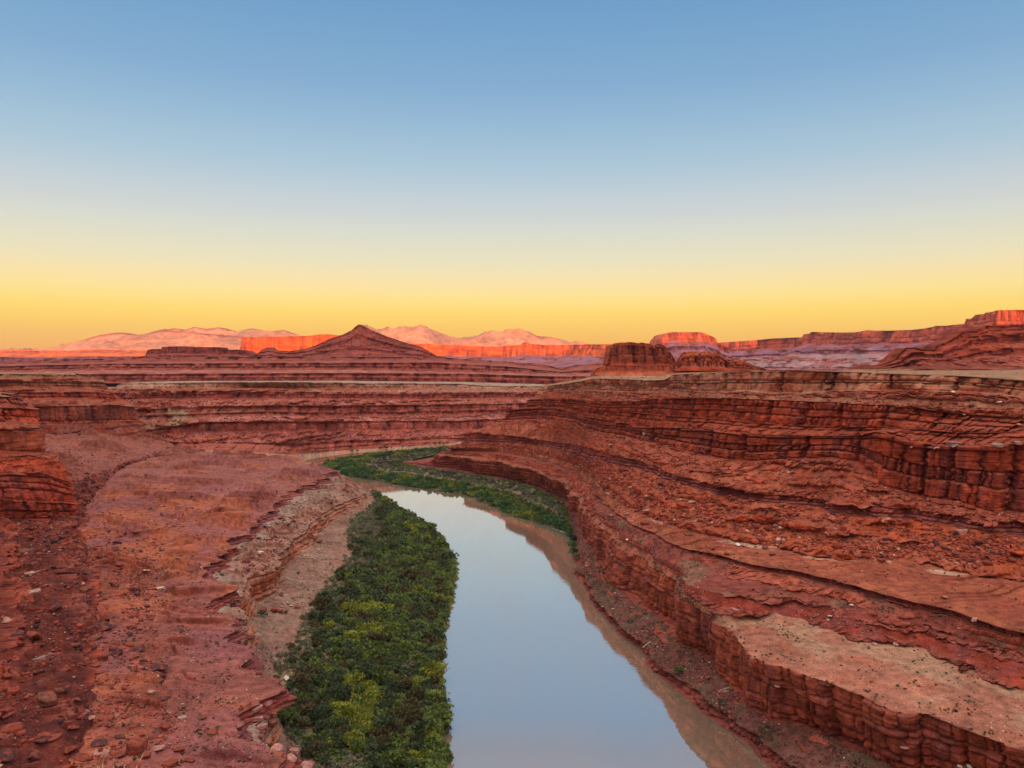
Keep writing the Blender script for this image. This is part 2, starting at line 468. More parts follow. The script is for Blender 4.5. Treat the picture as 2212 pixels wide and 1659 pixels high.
w8 = tail(Lz(W8, [(0, 40), (5, 40), (9, 39), (14, 37), (15, 34.5), (16, 32), (17, 30), (18, 28), (19, 27), (20, 27), (21, 25), (22, 20)]), *TIPW)
W9 = [(3300, 1260), (2212, 1155), (2141, 1150), (1974, 1120), (1900, 1118), (1807, 1108), (1773, 1096), (1639, 1085), (1539, 1065), (1480, 1048), (1430, 1030), (1375, 1011), (1330, 1003), (1282, 994), (1242, 984), (1208, 971), (1141, 958), (1060, 955), (997, 954)]
A9 = [(997, 30), (1141, 35), (1208, 36.5), (1242, 40), (1282, 45), (1330, 51), (1375, 54), (1480, 55), (1539, 54), (1639, 53), (1807, 52), (2000, 51), (2212, 50), (3300, 48)]
w9 = tail(Lzx(W9, A9), *TIPW)
Y9 = sorted([(p[0], q[1]) for p, q in zip(W9, w9)])
up = lambda Yl, d: [(a, b + (d(a) if callable(d) else d)) for a, b in Yl]
W10 = [(3300, 1225), (2212, 1128), (2141, 1128), (1974, 1098), (1900, 1096), (1807, 1088), (1773, 1078), (1639, 1068), (1539, 1048), (1480, 1030), (1430, 1012), (1375, 993), (1330, 984), (1290, 976), (1275, 966), (1208, 957), (1175, 953), (1108, 943), (1041, 938), (997, 938)]
w10 = tail(Lyx(W10, up(Y9, 2)), *TIPW)
Y11 = [(1084, 815), (1120, 785), (1175, 755), (1242, 640), (1282, 575), (1330, 520), (1378, 485), (1451, 440), (1500, 418), (1552, 402), (1612, 388), (1672, 376), (1740, 368), (1807, 360), (1862, 352), (1884, 336), (1991, 327), (2074, 316), (2141, 309), (2212, 304), (3300, 265)]
W11 = [(3300, 1200), (2212, 1112), (2141, 1108), (2074, 1087), (1991, 1075), (1884, 1046), (1862, 1000), (1807, 988), (1740, 990), (1672, 993), (1612, 997), (1552, 988), (1500, 978), (1451, 963), (1378, 948), (1330, 940), (1282, 931), (1242, 914), (1175, 904), (1120, 906), (1084, 908)]
w11 = tail(Lyx(W11, Y11), *TIPW)
W12 = [(3300, 975), (2212, 960), (2168, 962), (2074, 964), (2016, 962), (1960, 952), (1900, 936), (1880, 933), (1864, 940), (1807, 942), (1740, 940), (1672, 940), (1612, 938), (1534, 927), (1451, 924), (1378, 922), (1330, 912), (1282, 903), (1242, 893), (1208, 884), (1175, 882), (1120, 884), (1094, 890)]
w12 = tail(Lyx(W12, up(Y11, 3)), *TIPW)
W13 = [(3300, 945), (2212, 935), (2074, 935), (1960, 927), (1876, 922), (1807, 924), (1726, 920), (1612, 913), (1520, 904), (1416, 896), (1378, 892), (1330, 890), (1282, 888), (1242, 880), (1208, 876), (1175, 874), (1134, 876)]
w13 = tail(Lyx(W13, up(Y11, 12)), *TIPW)
W14 = [(3300, 905), (2212, 905), (2074, 895), (1960, 880), (1876, 874), (1807, 870), (1726, 866), (1612, 862), (1520, 860), (1416, 862), (1378, 867), (1330, 868), (1282, 868), (1242, 863), (1208, 862), (1175, 862), (1138, 864)]
d14 = lambda x: float(np.interp(x, [1900, 2050], [15, 22]))
w14 = tail(Lyx(W14, up(Y11, d14)), *TIPW)
W15 = [(3300, 868), (2212, 860), (2160, 851), (2074, 846), (1960, 843), (1876, 843), (1807, 845), (1726, 851), (1612, 846), (1520, 846), (1455, 842), (1430, 846), (1400, 848), (1330, 846), (1282, 843), (1242, 843), (1208, 845), (1160, 852)]
w15 = tail(Lyx(W15, up(Y11, lambda x: d14(x) + 12 + (14 if x < 1445 else 0))), *TIPW)
W16 = [(3300, 845), (2212, 823), (2140, 817), (2074, 812), (1991, 810), (1924, 808), (1840, 804), (1807, 803), (1726, 801), (1612, 804), (1520, 807), (1455, 809), (1432, 821), (1400, 822), (1330, 819), (1292, 818), (1242, 826), (1175, 836), (1162, 841)]
d16 = lambda x: d14(x) + 15 + (16 if x < 1445 else 0)
w16 = tail(Lyx(W16, up(Y11, d16)), *TIPW)
W17 = [(3300, 800), (2212, 798), (1991, 796.5), (1840, 797.5), (1726, 797.5), (1612, 799.5), (1520, 803.5), (1455, 806), (1432, 814), (1400, 814), (1330, 813), (1292, 812), (1242, 822), (1175, 832)]
w17 = tail(Lyx(W17, up(Y11, lambda x: d16(x) + float(np.interp(x, [1200, 1300, 1432, 1455, 1700, 2212], [30, 60, 60, 55, 130, 250])))), *TIPW)
w18 = w17 + np.array([180, 420, -9.0])

SCREE2 = np.array([0.30, 0.080, 0.048])
SAND1 = np.array([0.31, 0.145, 0.108])
r_strips = [
    dict(kind='talus', rows=5, amp=0.3, col=MAUVE * 0.5),
    dict(kind='cliff', beds=2, joint=3.2, groove=1.3, gw=0.5, bedamp=0.6, block=1.2, buttress=1.5, tint=MAUVE * 0.45, varn=0.15, dustc=MAUVE * 0.8),
    dict(kind='talus', amp=1.1, wl=6, col=np.array([0.145, 0.070, 0.060]), col2=np.array([0.105, 0.082, 0.058]), mix=0.8, ledge=0.6, step=1.1),
    dict(kind='cliff', beds=5, joint=4.0, groove=1.3, bedamp=1.6, block=1.0, buttress=3.4, tint=np.array([0.185, 0.062, 0.040]), varn=0.0, dustc=MAUVE),
    dict(kind='bench', amp=0.5, wl=9, col=SAND1, col2=np.array([0.34, 0.13, 0.09]), mix=0.55),
    dict(kind='talus', amp=0.7, wl=6, col=DEEP * 0.95, col2=MAUVE * 0.75, mix=0.6, ledge=1.50, step=1.6),
    dict(kind='talus', amp=0.6, wl=8, col=np.array([0.215, 0.070, 0.058]), col2=np.array([0.19, 0.135, 0.095]), mix=0.6, ledge=1.35, step=1.5),
    dict(kind='cliff', beds=2, joint=2.4, groove=0.8, gw=0.4, bedamp=0.5, block=0.8, buttress=1.0, tint=MAUVE),
    dict(kind='bench', amp=0.4, wl=12, rows=60, ledge=1.0, step=0.7, gap=8.0, col=np.array([0.28, 0.100, 0.066]), col2=np.array([0.22, 0.070, 0.052]), mix=0.8),
    dict(kind='talus', amp=1.5, wl=6.5, col=np.array([0.32, 0.115, 0.074]), col2=SCREE2 * 0.85, mix=0.7, ledge=1.35, step=2.2),
    dict(kind='cliff', beds=2, joint=2.6, groove=0.9, bedamp=0.8, block=0.8, buttress=1.2, tint=np.array([0.15, 0.05, 0.055]), varn=0.15),
    dict(kind='talus', amp=1.3, wl=7, col=np.array([0.30, 0.105, 0.072]), col2=RED * 0.7, mix=0.65, ledge=1.40, step=2.2),
    dict(kind='cliff', beds=4, joint=6.2, groove=3.0, gw=0.7, bedgroove=1.5, bedamp=1.6, block=1.6, buttress=3.6, tint=RED * 0.62, varn=0.05),
    dict(kind='cliff', beds=2, joint=5.0, groove=2.0, gw=0.6, bedgroove=1.5, bedamp=1.8, block=1.9, buttress=2.2, tint=RED * 0.62, varn=-0.1, dustc=np.array([0.27, 0.095, 0.068])),
    dict(kind='cliff', beds=3, joint=5.6, groove=2.6, gw=0.65, bedgroove=1.5, bedamp=1.4, block=1.7, buttress=2.2, tint=RED * 0.66, varn=0.0),
    dict(kind='talus', amp=0.8, wl=6, col=np.array([0.25, 0.105, 0.075]), col2=TAN * 0.75, mix=0.5, ledge=2.00, step=1.6),
    dict(kind='cliff', beds=3, joint=6.5, groove=2.4, gw=0.6, bedgroove=1.3, bedamp=1.5, block=1.1, buttress=2.0, tint=np.array([0.27, 0.095, 0.062]), varn=0.0, pale=0.25, dustc=TAN),
    dict(kind='bench', amp=0.5, wl=14, col=TAN * 0.85, col2=np.array([0.26, 0.15, 0.105]), mix=0.7),
    dict(kind='bench', rows=14, amp=1.0, wl=40, col=TAN, col2=RED, mix=0.5),
]


def right_colours(P, c, up_, K, T):
    """the sandy patch on the lower bench and the orange rubble fan below the big cliffs"""
    X, Y, Z = P[..., 0], P[..., 1], P[..., 2]
    f = fbm(X / 22, Y / 22, 0.2, 4, 77)
    far = (K == 4)[:, None] * smooth(255, 285, Y)
    c = mixc(c, np.broadcast_to(np.array([0.28, 0.10, 0.07]), c.shape) * (1 + 0.5 * fbm(X / 5, Y / 5, Z / 5, 3, 78))[..., None], far * 0.85)
    b = ((K == 4)[:, None]) * smooth(0.0, 0.5, f + 0.25 * (T[:, None] > 0.55)) * (1 - smooth(255, 285, Y))
    c = mixc(c, np.broadcast_to(np.array([0.34, 0.215, 0.155]), c.shape), b * 0.8)
    o = ((K >= 9) & (K <= 9))[:, None] * smooth(40, 170, X) * smooth(-0.2, 0.4, f)
    c = mixc(c, np.broadcast_to(np.array([0.34, 0.075, 0.036]), c.shape), o * 0.7)
    k = ((K == 8) & (T > 0.75))[:, None] * smooth(0.1, 0.5, f)
    c = mixc(c, np.broadcast_to(PALE, c.shape), k * 0.7)
    return c


stR = log_samples(70.0, 1050.0, 900)
wallR, RL = loft('canyon_wall', [w00, w0, w1, w2, w3, w4, w5, w6, w7, w8, w9, w10, w11, w12, w13, w14, w15, w16, w17, w18],
                 r_strips, -1, sig, stR, seed=3, colfun=right_colours, low=(5.5, 40.0), rowscale=1.55)
tag(wallR, 'tall stepped red canyon wall of ledges and rubble on the right bank', 'canyon wall', kind='structure')

# ================================================================== POINT BAR with willows (inside of the bend)
BF = [(1240, 1200), (1236, 1162), (1225, 1152), (1175, 1132), (1108, 1112), (1058, 1088), (1007, 1068), (940, 1058), (874, 1048), (807, 1035), (767, 1031), (738, 1025), (712, 1012), (703, 1003), (718, 997), (745, 992), (807, 983), (870, 977), (957, 969), (1000, 966)]
bf = Lz(BF, 0.25)
core = np.array([at_z(p[0], p[1], 1.9) for p in [(1240, 1195), (1238, 1160), (1230, 1125), (1218, 1086), (1186, 1067), (1125, 1043), (1070, 1036), (1042, 1030), (1000, 1022), (970, 1017), (940, 1013), (908, 1009), (885, 1005), (870, 1002), (866, 1000), (875, 998), (900, 990), (930, 984), (975, 974), (1010, 968)]])


def ribbon(name, A, B, n, m, mat, fn, label, cat, kind, z0=0.0, amp=0.3):
    def res(P):
        d = np.concatenate([[0], np.cumsum(np.linalg.norm(np.diff(P, axis=0), axis=1))]); d /= d[-1]
        return np.stack([np.interp(np.linspace(0, 1, n), d, P[:, i]) for i in range(3)], 1)
    def res_i(P):
        d = np.linspace(0, 1, len(P))
        return np.stack([np.interp(np.linspace(0, 1, n), d, P[:, i]) for i in range(3)], 1)
    A, B = gsmooth(res_i(A), 3), gsmooth(res_i(B), 3)
    t = np.linspace(0, 1, m)[:, None, None]
    G = A[None] * (1 - t) + B[None] * t
    G[..., 2] += amp * fbm(G[..., 0] / 6, G[..., 1] / 6, 0.3, 4, 5) * np.minimum(t[..., 0] * 6, 1)
    c = fn(G)
    o = mesh_from(name, G.reshape(-1, 3), grid_faces(m, n), mat, c.reshape(-1, 3))
    tag(o, label, cat, kind=kind)
    ZB.append((G.reshape(-1, 3), name, np.zeros(n * m), np.ones(n * m), np.tile([0, 0, 1.0], (n * m, 1))))
    return o, G


def mudc(G):
    f = fbm(G[..., 0] / 9, G[..., 1] / 9, 0.1, 4, 8)
    return mixc(np.broadcast_to(np.array([0.20, 0.16, 0.10]), G.shape), np.broadcast_to(np.array([0.12, 0.13, 0.06]), G.shape), smooth(-0.3, 0.3, f))


bf_in = bf + (core - bf) * 0.04 + np.array([0, 0, 1.0])
pointbar, G_BAR = ribbon('point_bar', np.vstack([bf]), core, 420, 50, M_ROCK, mudc, 'low muddy point bar inside the river bend under the green willows', 'river bar', 'structure')

# ================================================================== LEFT BENCH
A0 = [(1010, 2600), (985, 2000), (967, 1659), (961, 1606), (962, 1566), (950, 1489), (950, 1455), (947, 1405), (964, 1338), (975, 1271), (978, 1215), (951, 1164), (898, 1124), (848, 1092), (825, 1078), (812, 1070), (800, 1062), (785, 1050), (765, 1040), (740, 1033)]
a0 = Lz(A0, 0.0)
a00 = a0 + np.array([6, 0, -4.0])
A1 = [(600, 2600), (720, 1720), (655, 1635), (600, 1590), (592, 1550), (597, 1500), (594, 1450), (610, 1415), (638, 1385), (650, 1350), (685, 1305), (692, 1274), (712, 1248), (740, 1224), (755, 1190), (750, 1150), (762, 1117), (794, 1101), (810, 1082), (808, 1073), (799, 1063), (775, 1047)]
a1 = Lz(A1, [(0, 4), (3, 4), (10, 4), (14, 3.5), (18, 3), (20, 2.5), (21, 1.5)])
A2 = [(540, 2600), (690, 1720), (640, 1660), (592, 1610), (578, 1560), (575, 1500), (563, 1465), (550, 1430), (545, 1400), (542, 1360), (537, 1320), (545, 1300), (565, 1294), (585, 1286), (600, 1271), (612, 1248), (622, 1225), (640, 1205), (675, 1175), (705, 1140), (740, 1112), (782, 1088), (797, 1070), (770, 1046)]
a2 = Lz(A2, [(0, 13), (4, 12), (6, 11.5), (9, 11.5), (11, 10.5), (13, 10), (15, 10), (17, 9), (19, 7), (21, 4), (22, 3.5), (23, 2.5)])
A3 = [(500, 2600), (670, 1715), (618, 1655), (584, 1605), (572, 1555), (566, 1495), (555, 1462), (541, 1428), (533, 1395), (526, 1355), (522, 1310), (520, 1268), (534, 1246), (556, 1239), (582, 1235), (602, 1221), (607, 1206), (612, 1186), (634, 1170), (665, 1142), (695, 1112), (725, 1092), (788, 1067), (765, 1045)]
a3 = Lz(A3, [(0, 18), (4, 17), (7, 18), (9, 20), (11, 21.5), (13, 21.9), (15, 20.5), (17, 19), (19, 15), (21, 12), (22, 7.5), (23, 5)])
A4 = [(470, 2600), (650, 1705), (598, 1650), (578, 1600), (565, 1550), (558, 1490), (545, 1455), (530, 1420), (512, 1378), (488, 1322), (474, 1272), (490, 1236), (520, 1188), (548, 1162), (571, 1126), (600, 1105), (635, 1074), (687, 1052), (720, 1030), (726, 1024)]
a4 = Lz(A4, [(0, 20), (5, 20), (8, 22), (11, 23), (14, 21.5), (16, 19), (18, 14), (19, 12)])
A5 = [(440, 2600), (635, 1695), (588, 1640), (570, 1595), (554, 1545), (546, 1480), (530, 1445), (513, 1410), (495, 1368), (470, 1312), (456, 1262), (474, 1225), (504, 1178), (534, 1150), (556, 1115), (588, 1094), (626, 1062), (678, 1040), (714, 1021), (720, 1015)]
a5 = Lz(A5, [(0, 23.5), (5, 24), (11, 26.5), (14, 25), (16, 22.5), (18, 18), (19, 16)])
A6 = [(330, 2600), (420, 1750), (400, 1659), (380, 1550), (350, 1450), (330, 1350), (330, 1250), (370, 1170), (420, 1120), (470, 1080), (540, 1045), (620, 1015), (670, 1004), (690, 999)]
a6 = Lz(A6, [(0, 28), (8, 28.5), (10, 27), (11, 24), (12, 21), (13, 19)])
A7 = [(60, 2600), (150, 1720), (160, 1600), (210, 1450), (220, 1350), (205, 1250), (190, 1180), (180, 1130), (190, 1090), (215, 1050), (260, 1010), (330, 988), (440, 975)]
a7 = Lz(A7, [(0, 31), (7, 32), (10, 33), (11, 32), (12, 31)])
a8 = np.array([(-60, 40, 72), (-110, 90, 64), (-160, 150, 55), (-205, 220, 49), (-240, 290, 44), (-262, 350, 40), (-268, 400, 37), (-280, 450, 38), (-300, 520, 36), (-312, 600, 35), (-325, 660, 34), (-335, 740, 33)], float)
yst = lambda P: P[:, 1]


def yn(P):
    return P[:, 1]


a_strips = [
    dict(kind='talus', rows=4, amp=0.2, col=MAUVE * 0.6),
    dict(kind='talus', rows=40, amp=0.5, wl=5, col=np.array([0.20, 0.15, 0.10]), col2=np.array([0.13, 0.13, 0.06]), mix=0.8),
    dict(kind='talus', amp=0.9, wl=6, col=np.array([0.25, 0.165, 0.135]), col2=np.array([0.22, 0.11, 0.09]), mix=0.6),
    dict(kind='cliff', beds=4, joint=4.5, groove=0.9, bedamp=0.9, block=0.7, buttress=1.2, tint=np.array([0.33, 0.125, 0.068]), varn=0.0, pale=0.3, dustc=np.array([0.30, 0.18, 0.145])),
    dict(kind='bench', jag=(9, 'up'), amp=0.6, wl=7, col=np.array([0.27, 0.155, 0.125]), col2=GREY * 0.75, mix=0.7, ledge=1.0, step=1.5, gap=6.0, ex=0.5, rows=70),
    dict(kind='cliff', jag=(9, 'flat'), beds=3, joint=3.0, groove=1.1, gw=0.5, bedamp=1.0, block=1.5, buttress=4.5, tint=np.array([0.17, 0.058, 0.052]), varn=0.0, dustc=MAUVE),
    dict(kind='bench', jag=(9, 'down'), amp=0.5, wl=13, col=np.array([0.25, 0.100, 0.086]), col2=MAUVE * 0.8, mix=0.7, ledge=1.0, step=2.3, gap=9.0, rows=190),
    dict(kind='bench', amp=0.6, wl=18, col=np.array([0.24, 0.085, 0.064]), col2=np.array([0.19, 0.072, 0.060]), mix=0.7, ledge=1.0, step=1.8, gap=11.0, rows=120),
    dict(kind='talus', rows=170, amp=3.0, wl=8, col=np.array([0.135, 0.040, 0.033]), col2=np.array([0.085, 0.030, 0.030]), mix=0.7, ledge=1.15, step=1.5),
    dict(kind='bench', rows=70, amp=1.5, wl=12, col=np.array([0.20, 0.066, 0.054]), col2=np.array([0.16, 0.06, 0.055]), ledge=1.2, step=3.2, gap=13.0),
]


def left_colours(P, c, up_, K, T):
    X, Y, Z = P[..., 0], P[..., 1], P[..., 2]
    f = fbm(X / 30, Y / 45, 0.2, 4, 177)
    o = (((K == 6) | (K == 7))[:, None]) * smooth(0.0, 0.4, f + 0.9 * np.exp(-((Y - 400) / 70) ** 2) - 0.15)
    c = mixc(c, np.broadcast_to(np.array([0.40, 0.145, 0.09]), c.shape), o * 0.6)
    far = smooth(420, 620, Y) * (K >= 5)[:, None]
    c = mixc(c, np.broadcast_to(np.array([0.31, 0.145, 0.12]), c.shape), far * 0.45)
    pu = (((K == 6) | (K == 7) | (K == 5))[:, None]) * smooth(0.0, 0.35, fbm(X / 38, Y / 50, 0.8, 4, 181) + 0.1)
    c = mixc(c, np.broadcast_to(np.array([0.235, 0.100, 0.108]), c.shape), pu * 0.6)
    g = (K == 4)[:, None] * smooth(0.45, 0.95, T[:, None] + 0.5 * f)
    c = mixc(c, np.broadcast_to(GREY * 0.85, c.shape), g * 0.7)
    return c


def lstat(P):
    return P[:, 1]


# every line runs its own range of depth: normalise so they close together at both ends
def norm_lines(Ls, y0, cap):
    out = []
    for P in Ls:
        o = np.argsort(P[:, 1], kind='stable'); P = P[o]
        P = P[P[:, 1] > y0 * 0.6]
        out.append(np.vstack([P, P[-1] + np.array(cap)]))
    return out


def plus(P, *pts):
    return np.vstack([P, np.array(pts, float)])


a9 = a8 + np.array([-170, 30, 22.0])
aL = [a00, a0, a1, a2, a3, a4, a5, a6, a7, a8, a9]
ends = [(6, 0, -5)] * 7 + [(-5, 40, -6), (0, 60, 0), (0, 60, 0)]
aL = norm_lines(aL, 60, (0, 0.5, 0))
# close the bench toward the far reach of the river
for i, P in enumerate(aL):
    if i <= 7:
        q = P[-1]
        aL[i] = plus(P, (q[0] - 4, q[1] + 10, min(q[2], 3.0)), (q[0] - 8, q[1] + 16, -4), (q[0] - 10, q[1] + 140, -6))
stL = log_samples(85.0, 775.0, 760)
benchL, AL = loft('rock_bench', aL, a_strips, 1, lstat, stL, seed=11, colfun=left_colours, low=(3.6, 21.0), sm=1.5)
tag(benchL, 'broad red slickrock bench with pale lower ledges on the left bank', 'rock bench', kind='structure')

# near-left wall, from the overlook round to the first promontory (beyond the frame)
n0 = np.array([(150, 30, -5), (60, 28, -5), (2, 10, 20), (-25, 20, 66), (-100, 85, 62), (-160, 150, 52), (-210, 220, 46), (-250, 290, 41), (-275, 350, 37), (-300, 420, 34)], float)
n1 = np.array([(160, 12, 117), (60, 3, 118), (2, 2.5, 118.2), (-5, 2.6, 118.2), (-110, 60, 116), (-180, 130, 114), (-240, 205, 113), (-280, 280, 112), (-305, 345, 110), (-330, 430, 108)], float)
n2 = n1 + np.array([-60, -60, 2.0])
n2[:4] = [(170, -60, 118), (60, -60, 118.5), (0, -60, 118.6), (-60, -60, 118.5)]
dst = lambda P: np.arange(len(P)) / (len(P) - 1.0)
nearw, _ = loft('canyon_wall', [n0, n1, n2], [dict(kind='cliff', beds=9, joint=6, rows=60, groove=1.0, bedamp=0.5, block=0.5, buttress=0.6), dict(kind='bench', rows=10, amp=0.05, wl=10, col=TAN)], 1, dst, np.linspace(0, 1, 260), seed=23, low=(0.25, 30.0), sm=1.0)
tag(nearw, 'canyon wall and ledge beneath the overlook at the left edge', 'canyon wall', kind='structure')

# ================================================================== LEFT PROMONTORIES
pxs = lambda A: (lambda P: project(P)[0])


def wrap(P, *d):
    return tail(P, *d)


alongx = lambda P: P[:, 0] * 0.3 + P[:, 1] * 0.95     # runs from lower left to the corner and on behind it


def prom(rows_, y_anchor, dys, back):
    out = []
    cum = 0
    for pts, dy in zip(rows_, dys):
        cum += dy
        P = Lyx(pts, [(a, b + cum) for a, b in y_anchor])
        out.append(tail(P, *back))
    return out


QB = [(-55, 55, 0), (-160, 120, 0)]
Q = [[(-600, 1210), (0, 1150), (90, 1136), (174, 1122)], [(-600, 1090), (0, 1078), (100, 1086), (173, 1090)], [(-600, 1030), (0, 1020), (100, 1025), (160, 1046)],
     [(-600, 985), (0, 988), (80, 986), (132, 998)], [(-600, 972), (0, 975), (60, 976), (98, 979)], [(-600, 925), (0, 928), (60, 929), (96, 931)], [(-600, 908), (0, 910), (50, 910), (86, 913)],
     [(-600, 880), (0, 882), (50, 883), (82, 887)], [(-600, 868), (0, 872), (30, 874), (60, 878)], [(-600, 852), (0, 856), (30, 858), (52, 861)], [(-600, 848), (0, 849), (30, 851), (48, 853)]]
qL = prom(Q, [(-600, 285), (0, 375), (174, 402)], [0, 2, 5, 8, 6, 2, 10, 3, 9, 3, 50], QB)
qL[0][:, 2] -= 4
q_strips = [dict(kind='cliff', beds=4, joint=3.5, groove=0.9, bedamp=1.1, block=0.7, buttress=1.0, tint=RED * 0.9, varn=-0.05), dict(kind='cliff', beds=4, joint=4.5, groove=1.0, bedamp=0.9, block=0.8, buttress=1.2, tint=DEEP * 1.2, varn=0.05),
            dict(kind='talus', amp=0.8, ledge=1.4, step=1.6, col=RED), dict(kind='talus', amp=0.6, ledge=1.4, step=1.0, col=DUST * 0.8), dict(kind='cliff', beds=1, joint=7, groove=0.8, bedamp=0.3, block=0.6, buttress=0.8, tint=np.array([0.22, 0.085, 0.06]), varn=0.1),
            dict(kind='talus', amp=0.7, ledge=1.4, col=DUST * 0.75), dict(kind='cliff', beds=2, joint=4, tint=RED), dict(kind='talus', amp=0.5, ledge=1.4, col=RED * 0.8), dict(kind='cliff', beds=2, joint=5, tint=MAROON), dict(kind='bench', rows=8, amp=0.3, col=TAN * 0.8)]
promA, _ = loft('cliff', qL, q_strips, 1, alongx, np.linspace(alongx(qL[0][:1])[0] + 60, alongx(qL[0][-1:])[0] - 20, 520), seed=31, low=(3.2, 15.0), rowscale=1.6, unit=1.2, sm=2.0)
tag(promA, 'near red layered cliff jutting in at the left edge', 'cliff', kind='structure')

PB = [(-70, 85, 0), (-260, 260, 0)]
Pp = [[(-300, 990), (0, 982), (100, 976), (200, 962), (320, 946)], [(-300, 925), (0, 920), (150, 917), (250, 914), (310, 915)], [(-300, 880), (0, 879), (150, 877), (240, 875), (290, 879)], [(-300, 862), (0, 861), (200, 862), (274, 869)],
      [(-300, 847), (0, 848), (200, 847), (253, 849)], [(-300, 838), (0, 838), (150, 838), (238, 840)], [(-300, 822), (0, 823), (150, 824), (232, 826)], [(-300, 812), (0, 814), (120, 815), (180, 816), (222, 822)], [(-300, 805), (0, 808), (120, 809), (175, 810), (215, 817)], [(-300, 802), (0, 805), (120, 806), (170, 807), (205, 812)]]
pL = prom(Pp, [(-300, 560), (0, 650), (100, 690), (200, 740), (320, 800)], [0, 12, 4, 12, 3, 10, 3, 9, 3, 120], PB)
pL[0][:, 2] -= 4
p_strips = [dict(kind='talus', amp=1.2, ledge=1.4, step=2.2, col=np.array([0.250, 0.101, 0.078]), col2=RED), dict(kind='cliff', beds=2, joint=6.5, groove=1.4, gw=0.7, block=1.8, buttress=2, tint=np.array([0.234, 0.082, 0.055]), varn=0.0), dict(kind='talus', amp=0.8, ledge=1.4, col=np.array([0.257, 0.117, 0.086])),
            dict(kind='cliff', beds=3, joint=5, tint=RED), dict(kind='talus', amp=0.7, ledge=1.4, col=DUST * 0.8), dict(kind='cliff', beds=3, joint=6, groove=0.8, tint=np.array([0.234, 0.117, 0.074])), dict(kind='talus', amp=0.6, ledge=1.4, col=TAN * 0.7), dict(kind='cliff', beds=1, joint=7, tint=np.array([0.265, 0.148, 0.094])), dict(kind='bench', rows=8, amp=0.4, col=np.array([0.234, 0.187, 0.125]))]
promB, _ = loft('cliff', pL, p_strips, 1, alongx, np.linspace(alongx(pL[0][:1])[0] + 80, alongx(pL[0][-1:])[0] - 40, 520), seed=37, low=(5.5, 24.0), sm=2.0, rowscale=1.6, unit=1.5)
tag(promB, 'stepped brown-red cliff behind the nearer one at the left edge', 'cliff', kind='structure')

# ================================================================== FAR CANYON WALL beyond the bend
FX = [200, 330, 430, 560, 610, 650, 740, 840, 960, 1010, 1100, 1250]
rowsF = [
    ([(200, 1003), (330, 995), (430, 990), (560, 996), (610, 999), (650, 991), (740, 979.5), (840, 971), (900, 968), (960, 964), (1010, 958), (1100, 950), (1250, 942)], None),
    ([(200, 975), (330, 975), (430, 972), (560, 976), (610, 981), (650, 981), (740, 974), (840, 966), (960, 959), (1010, 953), (1250, 938)], (22, 5)),
    ([(200, 958), (330, 955), (430, 955), (560, 957), (650, 958), (740, 952), (840, 949), (994, 946), (1100, 938), (1250, 928)], (24, 8)),
    ([(200, 945), (330, 940), (435, 934), (560, 931), (740, 930), (994, 927), (1250, 913)], (28, 34)),
    ([(200, 930), (330, 928), (435, 912), (560, 910), (740, 910), (994, 909), (1250, 898)], (3, 3)),
    ([(200, 912), (318, 906), (435, 901), (560, 897), (740, 900), (994, 896), (1250, 888)], (30, 30)),
    ([(200, 885), (310, 884), (400, 880), (435, 880), (560, 876), (740, 877), (994, 873), (1250, 870)], (8, 6)),
    ([(200, 865), (300, 863), (435, 862), (740, 862), (994, 862), (1250, 859)], (26, 26)),
    ([(200, 850), (280, 849), (435, 846), (740, 847), (994, 848), (1250, 847)], (4, 4)),
    ([(200, 838), (435, 838), (740, 838), (994, 838), (1250, 841)], (25, 25)),
    ([(200, 829), (300, 827), (435, 826), (600, 825), (740, 826), (994, 829), (1050, 833), (1250, 836)], (4, 4)),
    ([(200, 825), (435, 823), (740, 822.5), (994, 825), (1250, 832)], (260, 260)),
]
YF = [(200, 905), (330, 845), (430, 780), (520, 785), (610, 837), (650, 894), (740, 944), (840, 985), (960, 1021), (1010, 1055), (1100, 1095), (1250, 1160)]
fL = []
for pts, dy in rowsF:
    if dy:
        YF = [(a, b + (dy[0] if a < 620 else dy[1])) for a, b in YF]
    fL.append(Lyx(pts, YF))
fL[0][:5, 2] -= 3
fL.insert(0, fL[0] + np.array([0, -4, -6.0]))
F_A = np.array([0.36, 0.118, 0.100]); F_B = np.array([0.36, 0.165, 0.145])
f_strips = [dict(kind='talus', rows=4, col=PALE * 0.6), dict(kind='talus', amp=0.7, col=PALE * 0.62, col2=np.array([0.42, 0.2, 0.14]), mix=0.7),
            dict(kind='cliff', beds=3, joint=9, groove=1.6, gw=0.9, bedamp=1.4, block=1.2, buttress=2, tint=F_A * 0.85), dict(kind='talus', amp=2.0, wl=12, col=np.array([0.30, 0.105, 0.095]), col2=np.array([0.34, 0.15, 0.125]), ledge=1.4, step=3),
            dict(kind='cliff', beds=2, joint=8, groove=1.6, gw=0.9, bedamp=1.8, block=1.5, tint=np.array([0.30, 0.10, 0.085])), dict(kind='talus', amp=1.6, wl=12, col=F_B, col2=F_A, ledge=1.4, step=3),
            dict(kind='cliff', beds=4, joint=8, groove=2.0, gw=1.0, bedamp=2.2, block=1.8, buttress=3, tint=F_A), dict(kind='talus', amp=1.6, wl=12, col=F_B, col2=F_A, ledge=1.4, step=3),
            dict(kind='cliff', beds=3, joint=9, groove=1.6, gw=1.0, bedamp=1.8, block=1.6, buttress=3, tint=F_A * 0.95), dict(kind='talus', amp=1.4, wl=12, col=np.array([0.31, 0.16, 0.125]), col2=F_A, ledge=1.4, step=3),
            dict(kind='cliff', beds=2, joint=11, groove=1.0, gw=1.0, bedamp=1.4, block=1.0, buttress=1.5, tint=PALE * 0.5, varn=-0.15, dustc=PALE * 0.75), dict(kind='bench', amp=1.0, wl=30, rows=10, col=np.array([0.34, 0.26, 0.20]), col2=F_B, mix=0.5)]


